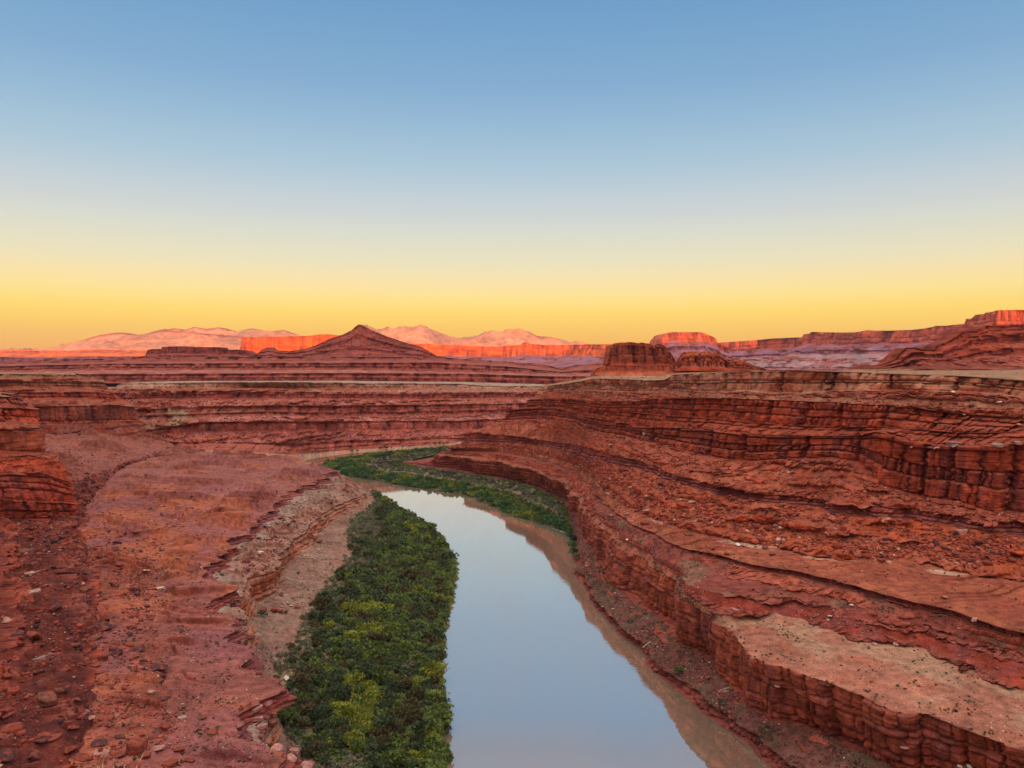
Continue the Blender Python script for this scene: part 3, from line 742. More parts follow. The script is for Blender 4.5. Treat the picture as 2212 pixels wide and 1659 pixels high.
def far_colours(P, c, up_, K, T):
    X, Y, Z = P[..., 0], P[..., 1], P[..., 2]
    px, py, _ = project(P.reshape(-1, 3)); px = px.reshape(X.shape); py = py.reshape(X.shape)
    s = np.exp(-((X + 420) / 75) ** 2) * ((K >= 5) & (K <= 6))[:, None] * smooth(-0.5, 0.3, fbm(X / 40, Z / 20, 0.4, 3, 9))
    return mixc(c, np.broadcast_to(np.array([0.36, 0.25, 0.18]), c.shape), s * 0.9)


farw, _ = loft('canyon_wall', fL, f_strips, 1, lambda P: P[:, 0], np.linspace(-560, 90, 1000), seed=41, low=(8.0, 60.0), colfun=far_colours, sm=3.0, unit=1.7)
tag(farw, 'far banded red canyon wall facing the camera beyond the river bend', 'canyon wall', kind='structure')

# ================================================================== TERRACES under the butte
rowsB = [([(-200, 836), (230, 828), (740, 828), (1180, 838), (1450, 836)], 0), ([(-200, 814), (230, 808), (740, 806), (1000, 807), (1180, 813), (1450, 813)], 15), ([(-200, 806), (230, 799), (740, 798), (1180, 807), (1450, 806)], 95),
         ([(-200, 796), (230, 786), (740, 783.5), (950, 783.5), (1100, 792), (1180, 801), (1215, 804), (1240, 801), (1450, 797)], 15), ([(-200, 790), (0, 786), (230, 781), (740, 778), (950, 778), (1074, 785), (1175, 792), (1205, 799), (1216, 802), (1228, 799), (1245, 792), (1308, 789), (1450, 788)], 75),
         ([(-200, 786), (0, 780), (100, 777), (294, 774), (562, 771), (740, 771), (954, 772), (987, 775), (1074, 780), (1165, 786), (1190, 791), (1214, 799), (1230, 792), (1245, 788), (1308, 785), (1450, 784)], 10), ([(-200, 786), (0, 780), (100, 777), (294, 774), (562, 771), (740, 771), (954, 772), (1074, 780), (1190, 791), (1214, 799), (1245, 788), (1450, 784)], 700)]
bL = []; YB = 1650
for pts, dy in rowsB:
    YB += dy
    bL.append(Lyx(pts, [(-200, YB), (1450, YB)]))
bL.append(bL[-1] + np.array([0, 300, -90.0]))
B_C = np.array([0.225, 0.070, 0.065])
b_strips = [dict(kind='cliff', beds=4, joint=13, groove=2.2, gw=1.5, bedamp=2, block=2, buttress=4, tint=B_C, varn=-0.05), dict(kind='talus', amp=3, wl=30, col=np.array([0.36, 0.15, 0.12]), col2=B_C, ledge=0.8, step=4),
            dict(kind='cliff', beds=6, joint=13, groove=2.2, gw=1.5, bedamp=2.5, block=2, buttress=4, tint=B_C * 0.8, varn=0.05), dict(kind='talus', amp=2.5, wl=30, col=np.array([0.27, 0.10, 0.085]), col2=B_C, ledge=0.8, step=4), dict(kind='cliff', beds=1, joint=18, groove=2, gw=2, bedamp=1, block=2, buttress=3, tint=B_C * 0.75), dict(kind='bench', rows=8, amp=1, wl=80, col=B_C), dict(kind='bench', rows=4, amp=1, wl=80, col=B_C)]
terr, _ = loft('hills', bL, b_strips, 1, lambda P: P[:, 0], np.linspace(-1500, 380, 1000), seed=51, low=(16.0, 170.0), sm=2.0, unit=2.2)
tag(terr, 'dark red terraced tableland spread below the pyramid butte', 'tableland', kind='structure')


# ================================================================== skyline masses: mesas, buttes, mountains
def ridge(name, sky, yanch, zbase, prof, n, label, cat, back=60, mat=M_FAR, seed=1, prop=None, low=(3, 40), unit=1.0, kind='structure', rough=0.0, extra=None, nsm=60.0):
    """sky: skyline (px, py); yanch: its distance; prof: from the top down [(fraction of height, outward run, strip)]."""
    sk = np.array(sky, float)
    px = np.linspace(sk[0, 0], sk[-1, 0], n)
    py = np.interp(px, sk[:, 0], sk[:, 1])
    if rough:
        py = py + rough * (np.abs(fbm(px / 9.0, 0.3, seed, 4, seed)) * 1.4 - 0.3)
    Yc = np.interp(px, [a for a, _ in yanch], [b for _, b in yanch])
    rx, rz = ray(px, py)
    top = np.stack([rx * Yc, Yc, CAM_Z + rz * Yc], 1)
    zb = np.interp(px, [a for a, _ in zbase], [b for _, b in zbase]) if not np.isscalar(zbase) else np.full(n, float(zbase))
    h = np.maximum(top[:, 2] - zb, 0.2)
    T = np.gradient(gsmooth(top[:, :2], n / nsm), axis=0); T /= np.linalg.norm(T, axis=1, keepdims=True)
    nr = np.stack([T[:, 1], -T[:, 0]], 1)
    sc = (h / h.max()) ** prop if prop else np.clip(h / (0.25 * h.max()), 0.15, 1)
    lines = []
    for fr, run, _ in reversed(prof):
        L = top.copy(); L[:, :2] += nr * (run * sc)[:, None]; L[:, 2] = top[:, 2] - fr * h
        lines.append(L)
    lines.append(top)
    bk = top.copy(); bk[:, :2] -= nr * (back * sc)[:, None]; bk[:, 2] -= 0.01 * h; lines.append(bk)
    b2 = bk.copy(); b2[:, :2] -= nr * (prof[-1][1] * 0.6 * sc + 5)[:, None]; b2[:, 2] = zb - 2; lines.append(b2)
    strips = [s for _, _, s in reversed(prof)]
    strips += [dict(kind='bench', rows=6, amp=0.0, col=prof[0][2].get('tint', RED)), dict(kind='talus', rows=10, amp=1.0 * unit, col=RED)]
    o, _ = loft(name, lines, strips, 1, lambda P: np.arange(len(P), dtype=float), np.arange(n, dtype=float), mat=mat, sm=0.0, seed=seed, low=low, unit=unit, colfun=extra)
    tag(o, label, cat, kind=kind)
    return o


def C(**k): return dict(kind='cliff', **k)
def S(**k): return dict(kind='talus', **k)


BUT = np.array([0.185, 0.060, 0.055])
# pyramid butte
pyr = [(540, 772), (557, 764), (565, 756), (579, 751), (592, 751), (600, 757), (625, 759), (645, 756), (666, 752), (686, 744), (700, 738), (720, 729), (740, 723), (752, 717), (760, 713), (766, 707), (770, 703.5), (776, 700.5), (783, 703), (793, 708), (803, 713), (822, 721), (840, 728), (860, 735), (880, 741.5), (900, 746), (914, 751.5), (925, 758), (934, 763), (944, 769), (965, 772)]
ridge('butte', pyr, [(0, 2000), (2212, 2000)], 118.0,
      [(0.10, 4, C(beds=1, joint=6, groove=1.0, bedamp=0.5, block=1, buttress=1, tint=BUT * 0.8)), (0.28, 25, S(amp=2.2, wl=18, col=BUT * 1.25, ledge=1.3, step=3)), (0.42, 30, C(beds=2, joint=14, groove=2, bedamp=2, block=2, tint=BUT * 0.85)),
       (0.60, 62, S(amp=2.2, wl=18, col=BUT * 1.3, col2=BUT, ledge=1.3, step=4)), (0.72, 68, C(beds=2, joint=14, groove=2, bedamp=2, block=2, buttress=4, tint=BUT * 0.8)), (1.0, 120, S(amp=2.6, wl=18, col=BUT * 1.3, col2=BUT, ledge=1.3, step=4))],
      620, 'dark pyramid shaped butte with stepped flanks in the middle of the skyline', 'butte', back=12, seed=61, prop=0.8, low=(7, 45), unit=1.6)
# castle-topped small mesa left of it
cas = [(285, 777), (294, 774), (314, 768), (318, 756), (328, 754), (348, 754), (350, 749), (355, 749), (356, 751), (361, 751), (362, 748.5), (400, 748), (408, 749.5), (440, 750), (452, 749.5), (474, 750), (476, 755), (500, 756), (508, 755), (522, 756), (526, 758), (531, 758), (534, 761), (540, 763), (544, 767), (549, 769), (552, 774)]
ridge('mesa', cas, [(0, 2050), (2212, 2050)], 116.0,
      [(0.5, 6, C(beds=2, joint=10, groove=2.0, bedamp=1.5, block=2, buttress=4, tint=BUT * 0.8)), (0.62, 20, S(amp=0.8, wl=10, col=BUT * 1.2)), (0.8, 23, C(beds=1, joint=10, tint=BUT * 0.8)), (1.0, 50, S(amp=1, wl=10, col=BUT * 1.2, ledge=0.8, step=3))],
      420, 'small dark flat-topped mesa with crenellated rim left of the pyramid butte', 'mesa', back=60, seed=62, low=(2, 40), unit=1.4, rough=0.8)

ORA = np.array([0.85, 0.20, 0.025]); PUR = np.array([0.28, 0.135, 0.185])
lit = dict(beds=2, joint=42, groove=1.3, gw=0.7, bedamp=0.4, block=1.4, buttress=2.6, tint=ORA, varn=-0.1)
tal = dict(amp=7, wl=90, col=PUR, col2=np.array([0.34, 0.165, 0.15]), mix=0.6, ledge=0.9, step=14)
# sunlit block behind the butte
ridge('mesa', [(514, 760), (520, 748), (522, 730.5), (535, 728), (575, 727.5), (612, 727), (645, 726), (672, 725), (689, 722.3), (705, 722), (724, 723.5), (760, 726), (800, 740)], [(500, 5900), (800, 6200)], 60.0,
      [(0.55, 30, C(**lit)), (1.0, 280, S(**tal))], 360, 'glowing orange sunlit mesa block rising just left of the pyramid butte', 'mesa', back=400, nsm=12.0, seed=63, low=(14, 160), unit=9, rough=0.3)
# long sunlit mesa in the middle distance
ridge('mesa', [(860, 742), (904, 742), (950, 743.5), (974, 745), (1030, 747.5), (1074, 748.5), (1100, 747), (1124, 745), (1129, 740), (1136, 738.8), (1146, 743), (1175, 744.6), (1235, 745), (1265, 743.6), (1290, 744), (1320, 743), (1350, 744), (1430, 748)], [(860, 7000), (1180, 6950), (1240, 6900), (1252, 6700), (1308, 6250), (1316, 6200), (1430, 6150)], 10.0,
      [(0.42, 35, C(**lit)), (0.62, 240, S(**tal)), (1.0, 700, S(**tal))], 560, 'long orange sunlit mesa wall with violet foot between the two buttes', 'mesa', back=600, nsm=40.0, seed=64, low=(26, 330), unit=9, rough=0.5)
# sandstone domes on the plain at the left
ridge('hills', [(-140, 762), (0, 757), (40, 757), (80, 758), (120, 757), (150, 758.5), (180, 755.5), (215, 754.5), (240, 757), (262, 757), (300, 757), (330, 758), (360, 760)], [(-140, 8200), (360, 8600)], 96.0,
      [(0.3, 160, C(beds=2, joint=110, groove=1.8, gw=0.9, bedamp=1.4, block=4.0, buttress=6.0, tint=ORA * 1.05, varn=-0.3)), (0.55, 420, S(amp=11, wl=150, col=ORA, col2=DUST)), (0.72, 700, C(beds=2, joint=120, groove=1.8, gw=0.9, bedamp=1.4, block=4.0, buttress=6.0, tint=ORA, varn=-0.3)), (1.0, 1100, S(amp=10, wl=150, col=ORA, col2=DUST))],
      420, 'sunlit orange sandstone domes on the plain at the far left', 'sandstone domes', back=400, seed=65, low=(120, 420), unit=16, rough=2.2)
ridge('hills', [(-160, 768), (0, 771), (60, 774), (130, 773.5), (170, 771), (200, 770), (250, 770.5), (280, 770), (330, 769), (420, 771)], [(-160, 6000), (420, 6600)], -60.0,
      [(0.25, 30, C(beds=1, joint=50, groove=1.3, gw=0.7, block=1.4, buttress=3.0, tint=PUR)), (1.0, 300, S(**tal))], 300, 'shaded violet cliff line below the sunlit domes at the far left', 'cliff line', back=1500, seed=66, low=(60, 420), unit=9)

# mountains
MT = np.array([0.62, 0.27, 0.16]); MT2 = np.array([0.36, 0.18, 0.12])
mprof = lambda: [(0.3, 450, S(amp=75, wl=700, col=MT, col2=MT2, mix=0.7)), (0.7, 1200, S(amp=105, wl=800, col=MT, col2=MT2, mix=0.8)), (1.0, 2100, S(amp=40, wl=800, col=MT, col2=MT2, mix=0.8))]
ridge('mountains', [(-160, 758), (0, 756), (67, 754), (130, 750.5), (150, 742), (187, 732), (217, 723), (241, 719), (258, 717.5), (278, 722), (301, 723), (324, 719), (345, 714.5), (355, 714), (375, 714), (398, 716), (440, 720), (500, 726), (560, 730), (640, 738), (720, 748)], [(-160, 12000), (720, 12400)], 60.0, mprof(), 420,
      'pale pink sunlit mountain with a long shoulder at the left of the skyline', 'mountain', back=450, mat=M_MOUNT, seed=71, prop=0.6, low=(120, 1000), unit=90, rough=0.5)
ridge('mountains', [(300, 735), (324, 718), (340, 713), (355, 710.5), (364, 711.5), (375, 709), (398, 713.5), (410, 709), (418, 706.5), (432, 708.5), (448, 710), (462, 709), (472, 707), (492, 713.5), (508, 716), (525, 712), (542, 709), (556, 712), (569, 715), (589, 715), (609, 712.5), (626, 718.5), (646, 724), (680, 731), (740, 742)], [(300, 14200), (740, 14400)], 60.0, mprof(), 380,
      'pale pink many-peaked mountain range behind the left shoulder', 'mountain range', back=450, mat=M_MOUNT, seed=72, prop=0.6, low=(120, 1000), unit=90, rough=0.7)
ridge('mountains', [(720, 735), (760, 715), (780, 704), (793, 704), (805, 710), (813, 712.5), (826, 710), (837, 708.5), (850, 710.5), (862, 708), (874, 704.5), (888, 706.5), (900, 705), (906, 702), (910, 700.5), (918, 704), (927, 709.5), (940, 714.5), (954, 720), (974, 727), (987, 732), (1005, 730), (1024, 728), (1044, 725), (1052, 721), (1061, 718), (1072, 719), (1081, 718), (1092, 714), (1101, 711), (1111, 714.5), (1124, 712.5), (1144, 717), (1158, 725), (1170, 727), (1185, 727.5), (1208, 732), (1235, 740.5), (1242, 737.5), (1248, 736), (1256, 738), (1266, 741), (1300, 750)], [(720, 13000), (1300, 13000)], 60.0, mprof(), 520,
      'pale pink sunlit mountains with two summits behind the long orange mesa', 'mountains', back=450, mat=M_MOUNT, seed=73, prop=0.6, low=(120, 1000), unit=90, rough=0.7)

# knobbly red butte on the right rim
KN = np.array([0.36, 0.105, 0.062])
ridge('butte', [(1313, 787), (1316, 768), (1320, 747), (1326, 744.5), (1331, 746), (1332.5, 752), (1334, 742), (1338, 740), (1345, 739.5), (1352, 740.3), (1358, 738.8), (1370, 739.3), (1377, 741.5), (1379.5, 751), (1382, 742), (1386, 739.8), (1394, 741.5), (1402, 742), (1410, 747), (1412.5, 757), (1415, 748), (1418, 744), (1424, 742.6), (1432, 746), (1440, 751), (1447, 758), (1453, 768), (1458, 776), (1461, 787)], [(1300, 900), (1470, 910)], 110.0,
      [(0.12, 1.5, C(beds=1, joint=4, groove=0.6, bedamp=0.3, block=0.6, buttress=0.5, tint=KN, varn=-0.1)), (0.88, 4.5, C(beds=2, joint=12, groove=3.0, gw=0.8, bedamp=0.4, block=1.6, buttress=3.5, tint=KN * 0.9, varn=-0.05)), (1.0, 6.5, S(amp=0.4, wl=3, col=RED, ledge=0.6, step=1))],
      420, 'taller blocky red knob with vertical cracks on the right canyon rim', 'butte', back=26, seed=81, low=(2.0, 22), unit=1.4)
ridge('butte', [(1455, 790), (1461, 781), (1468, 774), (1473, 764), (1480, 760), (1495, 759), (1504, 760), (1509, 763), (1511.5, 769), (1514, 761), (1520, 759), (1530, 759), (1537, 762), (1540.5, 771), (1544, 761), (1549, 759), (1555, 762), (1563, 769), (1573, 777), (1580, 777.5), (1585, 774), (1598, 775), (1607, 779), (1616, 785), (1634, 791), (1655, 798)], [(1450, 880), (1660, 860)], 106.0,
      [(0.2, 2.5, C(beds=1, joint=5, groove=0.6, bedamp=0.3, block=0.8, buttress=0.5, tint=KN, varn=-0.1)), (0.8, 6, C(beds=3, joint=9, groove=2.4, gw=0.7, bedamp=0.6, block=1.4, buttress=2.6, tint=KN * 0.95, varn=-0.1)), (1.0, 9, S(amp=0.4, wl=3, col=RED, ledge=0.6, step=1))],
      420, 'lower rounded red knob tapering to the right on the canyon rim', 'butte', back=26, seed=82, low=(2.2, 20), unit=1.4, prop=0.4)
ridge('rock_ledge', [(1280, 816), (1286, 799), (1292, 795), (1310, 790), (1400, 789.5), (1460, 789), (1540, 796), (1640, 799), (1690, 800)], [(1280, 890), (1460, 890), (1690, 850)], 95.0,
      [(0.4, 2.5, C(beds=1, joint=4, groove=0.7, bedamp=0.5, block=0.8, buttress=1.2, tint=KN * 0.85)), (1.0, 18, S(amp=0.6, wl=5, col=np.array([0.38, 0.125, 0.08]), col2=RED, ledge=0.8, step=1.3))],
      330, 'low red ledge carrying the two red knobs on the right rim', 'rock ledge', back=30, seed=83, low=(1.5, 15), unit=0.9)
# stepped hill at the right edge
ridge('hills', [(1840, 797), (1857, 789), (1880, 789), (1900, 789.5), (1926, 781), (1940, 774), (1944, 765), (1953, 758), (1960, 751), (1977, 750.5), (1991, 755), (2021, 755), (2026, 746), (2045, 739), (2061, 732), (2070, 725), (2077, 720.5), (2084, 714), (2112, 713), (2122, 708), (2134, 703.5), (2170, 701.5), (2212, 700), (2300, 692), (2420, 690), (2500, 720)], [(1840, 900), (2500, 860)], [(1840, 106), (2500, 108)],
      [(0.14, 3, C(beds=2, joint=9, groove=2.0, bedamp=1, block=1.5, buttress=2.5, tint=DEEP * 0.85)), (0.24, 22, S(amp=1.2, wl=10, col=DEEP, ledge=1.6, step=3.5)), (0.40, 26, C(beds=3, joint=9, groove=2.0, bedamp=1.2, block=1.5, buttress=2.5, tint=DEEP * 0.85)), (0.52, 50, S(amp=1.2, wl=10, col=DEEP, ledge=1.6, step=3.5)),
       (0.64, 54, C(beds=2, joint=9, groove=2.0, bedamp=1.2, block=1.5, buttress=2.5, tint=DEEP * 0.9)), (1.0, 170, S(amp=1.6, wl=12, col=np.array([0.20, 0.062, 0.048]), col2=DEEP, ledge=1.6, step=3.5))],
      460, 'dark red stepped hill rising at the right edge above the rim', 'hill', back=60, seed=84, low=(3, 40), unit=1.2, prop=0.5)
# violet cliffs along the right skyline
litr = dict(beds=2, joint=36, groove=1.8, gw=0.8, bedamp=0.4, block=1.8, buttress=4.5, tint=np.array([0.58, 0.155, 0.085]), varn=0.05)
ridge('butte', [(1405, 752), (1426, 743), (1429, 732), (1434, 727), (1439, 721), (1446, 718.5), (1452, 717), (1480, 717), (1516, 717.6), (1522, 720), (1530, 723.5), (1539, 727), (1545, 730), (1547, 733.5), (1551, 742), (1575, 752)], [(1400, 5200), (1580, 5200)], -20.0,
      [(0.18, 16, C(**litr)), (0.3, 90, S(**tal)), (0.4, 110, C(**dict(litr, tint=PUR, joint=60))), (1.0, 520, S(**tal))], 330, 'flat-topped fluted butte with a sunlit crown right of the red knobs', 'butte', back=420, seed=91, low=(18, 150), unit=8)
rw = [(1545, 742), (1554, 740), (1613, 736), (1673, 731), (1736, 728.6), (1739, 722), (1748, 721), (1750, 717), (1760, 717), (1762, 724), (1770, 721.5), (1780, 721), (1783, 718.2), (1840, 718), (1877, 713.5), (1904, 715), (1974, 712.5), (2000, 709), (2015, 706), (2018, 703.5), (2027, 703.8), (2030, 706), (2040, 704), (2054, 703), (2081, 699), (2082, 688.5), (2084, 688.5), (2085, 693), (2098, 680), (2121, 677), (2144, 673), (2158, 669.5), (2212, 669), (2300, 668), (2420, 672)]
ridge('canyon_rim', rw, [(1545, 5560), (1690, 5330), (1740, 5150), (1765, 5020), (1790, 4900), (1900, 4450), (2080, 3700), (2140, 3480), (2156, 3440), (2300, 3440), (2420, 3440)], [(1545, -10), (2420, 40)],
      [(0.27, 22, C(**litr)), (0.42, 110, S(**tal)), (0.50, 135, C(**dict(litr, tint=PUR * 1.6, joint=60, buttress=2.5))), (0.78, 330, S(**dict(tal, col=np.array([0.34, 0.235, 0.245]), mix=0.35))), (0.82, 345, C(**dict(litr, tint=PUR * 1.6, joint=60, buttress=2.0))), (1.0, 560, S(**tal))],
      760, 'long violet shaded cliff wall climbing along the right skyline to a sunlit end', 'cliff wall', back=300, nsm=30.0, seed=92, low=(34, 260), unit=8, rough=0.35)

# ================================================================== GROUND, RIVER
nr_, na_ = 150, 220
rr = 3.0 * (70000 / 3.0) ** (np.arange(nr_) / (nr_ - 1.0)); aa = np.linspace(0, 2 * math.pi, na_)
GXY = np.stack([rr[:, None] * np.sin(aa)[None], rr[:, None] * np.cos(aa)[None]], -1)
gz = np.where(GXY[..., 1] < -25, 116.0, -7.0)
d_in = np.sqrt((GXY[..., 0] * 0.8) ** 2 + GXY[..., 1] ** 2)
gz = np.where(GXY[..., 1] > -25, -7.0 + 72.0 * smooth(1350, 1900, d_in), gz)
gz = np.where(GXY[..., 1] > 2600, -40 + 105 * smooth(8500, 11000, GXY[..., 1]), gz)
Gp = np.concatenate([GXY, gz[..., None]], -1)
gc = np.broadcast_to(np.array([0.36, 0.17, 0.12]), Gp.shape) * (1 + 0.2 * fbm(Gp[..., 0] / 300, Gp[..., 1] / 300, 0.2, 4, 3))[..., None]
ground = mesh_from('ground', Gp.reshape(-1, 3), grid_faces(nr_, na_), M_FAR, gc.reshape(-1, 3))
tag(ground, 'reddish desert ground reaching away under the cliffs to the horizon', 'ground', kind='structure')

m, nt = nodes_of('river_water'); Lk = nt.links
out = N(nt, 'ShaderNodeOutputMaterial'); dif = N(nt, 'ShaderNodeBsdfDiffuse'); glo = N(nt, 'ShaderNodeBsdfGlossy', i_Roughness=0.03)
dif.inputs[0].default_value = (0.37, 0.295, 0.22, 1); glo.inputs[0].default_value = (1.0, 0.945, 0.87, 1)
fr = N(nt, 'ShaderNodeFresnel', i_IOR=1.45)
geo = N(nt, 'ShaderNodeNewGeometry'); mp = N(nt, 'ShaderNodeMapping'); mp.inputs['Scale'].default_value = (0.30, 0.55, 1)
nz = N(nt, 'ShaderNodeTexNoise', i_Scale=1.0, i_Detail=3.0); bp = N(nt, 'ShaderNodeBump', i_Strength=0.035, i_Distance=0.3)
Lk.new(geo.outputs['Position'], mp.inputs[0]); Lk.new(mp.outputs[0], nz.inputs['Vector']); Lk.new(nz.outputs['Fac'], bp.inputs['Height'])
# slick and ruffled patches
nz2 = N(nt, 'ShaderNodeTexNoise', i_Scale=0.02, i_Detail=3.0); Lk.new(geo.outputs['Position'], nz2.inputs['Vector'])
mr = N(nt, 'ShaderNodeMapRange'); mr.inputs[1].default_value = 0.45; mr.inputs[2].default_value = 0.7; mr.inputs[3].default_value = 0.015; mr.inputs[4].default_value = 0.05
Lk.new(nz2.outputs['Fac'], mr.inputs[0]); Lk.new(mr.outputs[0], bp.inputs['Strength'])
for s in (glo, fr): Lk.new(bp.outputs[0], s.inputs['Normal'])
mp2 = N(nt, 'ShaderNodeMapping'); mp2.inputs['Scale'].default_value = (0.045, 0.009, 1); mp2.inputs['Rotation'].default_value = (0, 0, -0.25); Lk.new(geo.outputs['Position'], mp2.inputs[0])
nz3 = N(nt, 'ShaderNodeTexNoise', i_Scale=1.0, i_Detail=5.0); Lk.new(mp2.outputs[0], nz3.inputs['Vector'])
sl = N(nt, 'ShaderNodeMapRange'); sl.inputs[1].default_value = 0.3; sl.inputs[2].default_value = 0.7; sl.inputs[3].default_value = 0.62; sl.inputs[4].default_value = 0.73; Lk.new(nz3.outputs['Fac'], sl.inputs[0])
fm = N(nt, 'ShaderNodeMapRange'); Lk.new(sl.outputs[0], fm.inputs[3]); fm.inputs[3].default_value = 0.68; fm.inputs[4].default_value = 0.97; Lk.new(fr.outputs[0], fm.inputs[0])
mx = N(nt, 'ShaderNodeMixShader'); Lk.new(fm.outputs[0], mx.inputs[0]); Lk.new(dif.outputs[0], mx.inputs[1]); Lk.new(glo.outputs[0], mx.inputs[2]); Lk.new(mx.outputs[0], out.inputs[0])
M_WATER = m
wx, wy = np.meshgrid(np.linspace(-520, 420, 48), np.linspace(30, 1330, 66))
wz = np.zeros_like(wx)
river = mesh_from('river', np.stack([wx, wy, wz], -1).reshape(-1, 3), grid_faces(66, 48), M_WATER)
tag(river, 'calm muddy brown river mirroring the evening sky along the canyon', 'river', kind='structure')

# ================================================================== SKY, SUN, CAMERA
SUN_EL, SUN_A = math.radians(1.6), math.radians(12)
world = bpy.data.worlds.new('World'); scene.world = world; world.use_nodes = True
nt = world.node_tree; nt.nodes.clear(); Lk = nt.links
wo = N(nt, 'ShaderNodeOutputWorld')
skyt = N(nt, 'ShaderNodeTexSky'); skyt.sky_type = 'NISHITA'; skyt.sun_disc = False
skyt.sun_elevation = SUN_EL; skyt.sun_rotation = math.pi - SUN_A
b1 = N(nt, 'ShaderNodeBackground', i_Strength=0.05); Lk.new(skyt.outputs[0], b1.inputs[0])
tc = N(nt, 'ShaderNodeTexCoord'); sx = N(nt, 'ShaderNodeSeparateXYZ'); Lk.new(tc.outputs['Generated'], sx.inputs[0])


def ramp(stops):
    r = N(nt, 'ShaderNodeValToRGB'); cr = r.color_ramp
    while len(cr.elements) > 1: cr.elements.remove(cr.elements[-1])
    for i, (p, c) in enumerate(stops):
        e = cr.elements[0] if i == 0 else cr.elements.new(p)
        e.position = p; e.color = (c[0], c[1], c[2], 1)
    Lk.new(sx.outputs['Z'], r.inputs[0])
    return r


FR = [(0.0, srgb(255, 170, 56)), (0.022, srgb(255, 190, 58)), (0.041, srgb(255, 206, 70)), (0.062, srgb(255, 218, 95)), (0.083, srgb(250, 224, 138)), (0.104, srgb(243, 222, 166)), (0.125, srgb(228, 220, 184)),
      (0.145, srgb(218, 215, 192)), (0.165, srgb(207, 212, 200)), (0.185, srgb(197, 204, 205)), (0.205, srgb(186, 200, 208)), (0.244, srgb(160, 190, 209)), (0.301, srgb(134, 174, 205)), (0.337, srgb(118, 163, 201)), (0.434, srgb(90, 146, 193)),
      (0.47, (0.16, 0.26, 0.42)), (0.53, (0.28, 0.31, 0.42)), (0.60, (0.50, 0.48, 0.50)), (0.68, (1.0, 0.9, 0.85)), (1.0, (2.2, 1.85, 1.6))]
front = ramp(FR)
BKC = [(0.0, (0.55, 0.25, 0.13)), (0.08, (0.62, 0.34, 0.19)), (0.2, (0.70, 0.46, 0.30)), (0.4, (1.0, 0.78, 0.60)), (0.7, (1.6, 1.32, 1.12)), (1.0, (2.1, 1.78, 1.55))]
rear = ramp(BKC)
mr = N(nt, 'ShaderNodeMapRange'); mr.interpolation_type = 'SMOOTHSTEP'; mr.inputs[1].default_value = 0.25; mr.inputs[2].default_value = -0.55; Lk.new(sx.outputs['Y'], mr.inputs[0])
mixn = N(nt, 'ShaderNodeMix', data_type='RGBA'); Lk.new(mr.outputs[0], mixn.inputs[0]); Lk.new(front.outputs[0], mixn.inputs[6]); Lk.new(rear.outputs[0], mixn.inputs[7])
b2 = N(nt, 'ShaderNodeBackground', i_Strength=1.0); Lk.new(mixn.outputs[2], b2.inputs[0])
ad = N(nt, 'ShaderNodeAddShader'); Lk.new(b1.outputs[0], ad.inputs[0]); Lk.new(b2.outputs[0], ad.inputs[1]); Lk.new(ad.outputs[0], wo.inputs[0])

sun = bpy.data.lights.new('sun', 'SUN'); sun.energy = 5.0; sun.angle = math.radians(0.5); sun.color = (1.0, 0.43, 0.08)
so = bpy.data.objects.new('sun', sun); COL.objects.link(so)
from mathutils import Vector
trav = Vector((-math.sin(SUN_A) * math.cos(SUN_EL), math.cos(SUN_A) * math.cos(SUN_EL), -math.sin(SUN_EL)))
so.rotation_euler = trav.to_track_quat('-Z', 'Y').to_euler()

# the high tableland behind the overlook, whose rim the sun is setting behind
dv = np.array([-math.sin(SUN_A), math.cos(SUN_A)]); pv = np.array([dv[1], -dv[0]])
SH0 = 345.0; BD = 3000.0; top_z = SH0 + BD * math.tan(SUN_EL)
q = np.linspace(-14000, 16000, 160)
lines = []
for off, z in ((-250, 100.0), (-60, top_z - 150), (0, top_z), (-900, top_z + 0.0)):
    w = 1 if off > -600 else -1
    base = (-dv * BD)[None] + pv[None] * q[:, None] + dv[None] * ((-off if off > -600 else off)) 
    lines.append(np.concatenate([base, np.full((160, 1), z)], 1))
lines[2][:, 2] += 14 * fbm(q / 900, 0.2, 0.3, 3, 5)
blk, _ = loft('hills', lines, [dict(kind='talus', rows=8, amp=4, wl=60, col=RED), dict(kind='cliff', rows=10, beds=2, joint=90, groove=8, tint=RED), dict(kind='bench', rows=4, amp=0.0, col=TAN)], 1, lambda P: np.arange(len(P), dtype=float), np.arange(160, dtype=float), mat=M_FAR, sm=0, seed=99, low=(20, 300), unit=8)
tag(blk, 'high red tableland behind the overlook that hides the setting sun', 'tableland', kind='structure')

cam = bpy.data.cameras.new('camera'); co = bpy.data.objects.new('camera', cam); COL.objects.link(co)
co.location = (0, 0, CAM_Z); co.rotation_euler = (math.pi / 2 - PITCH, 0, 0)
cam.sensor_width = 36.0; cam.lens = 36.0 * FP / 2212.0; cam.clip_start = 0.3; cam.clip_end = 200000
scene.camera = co

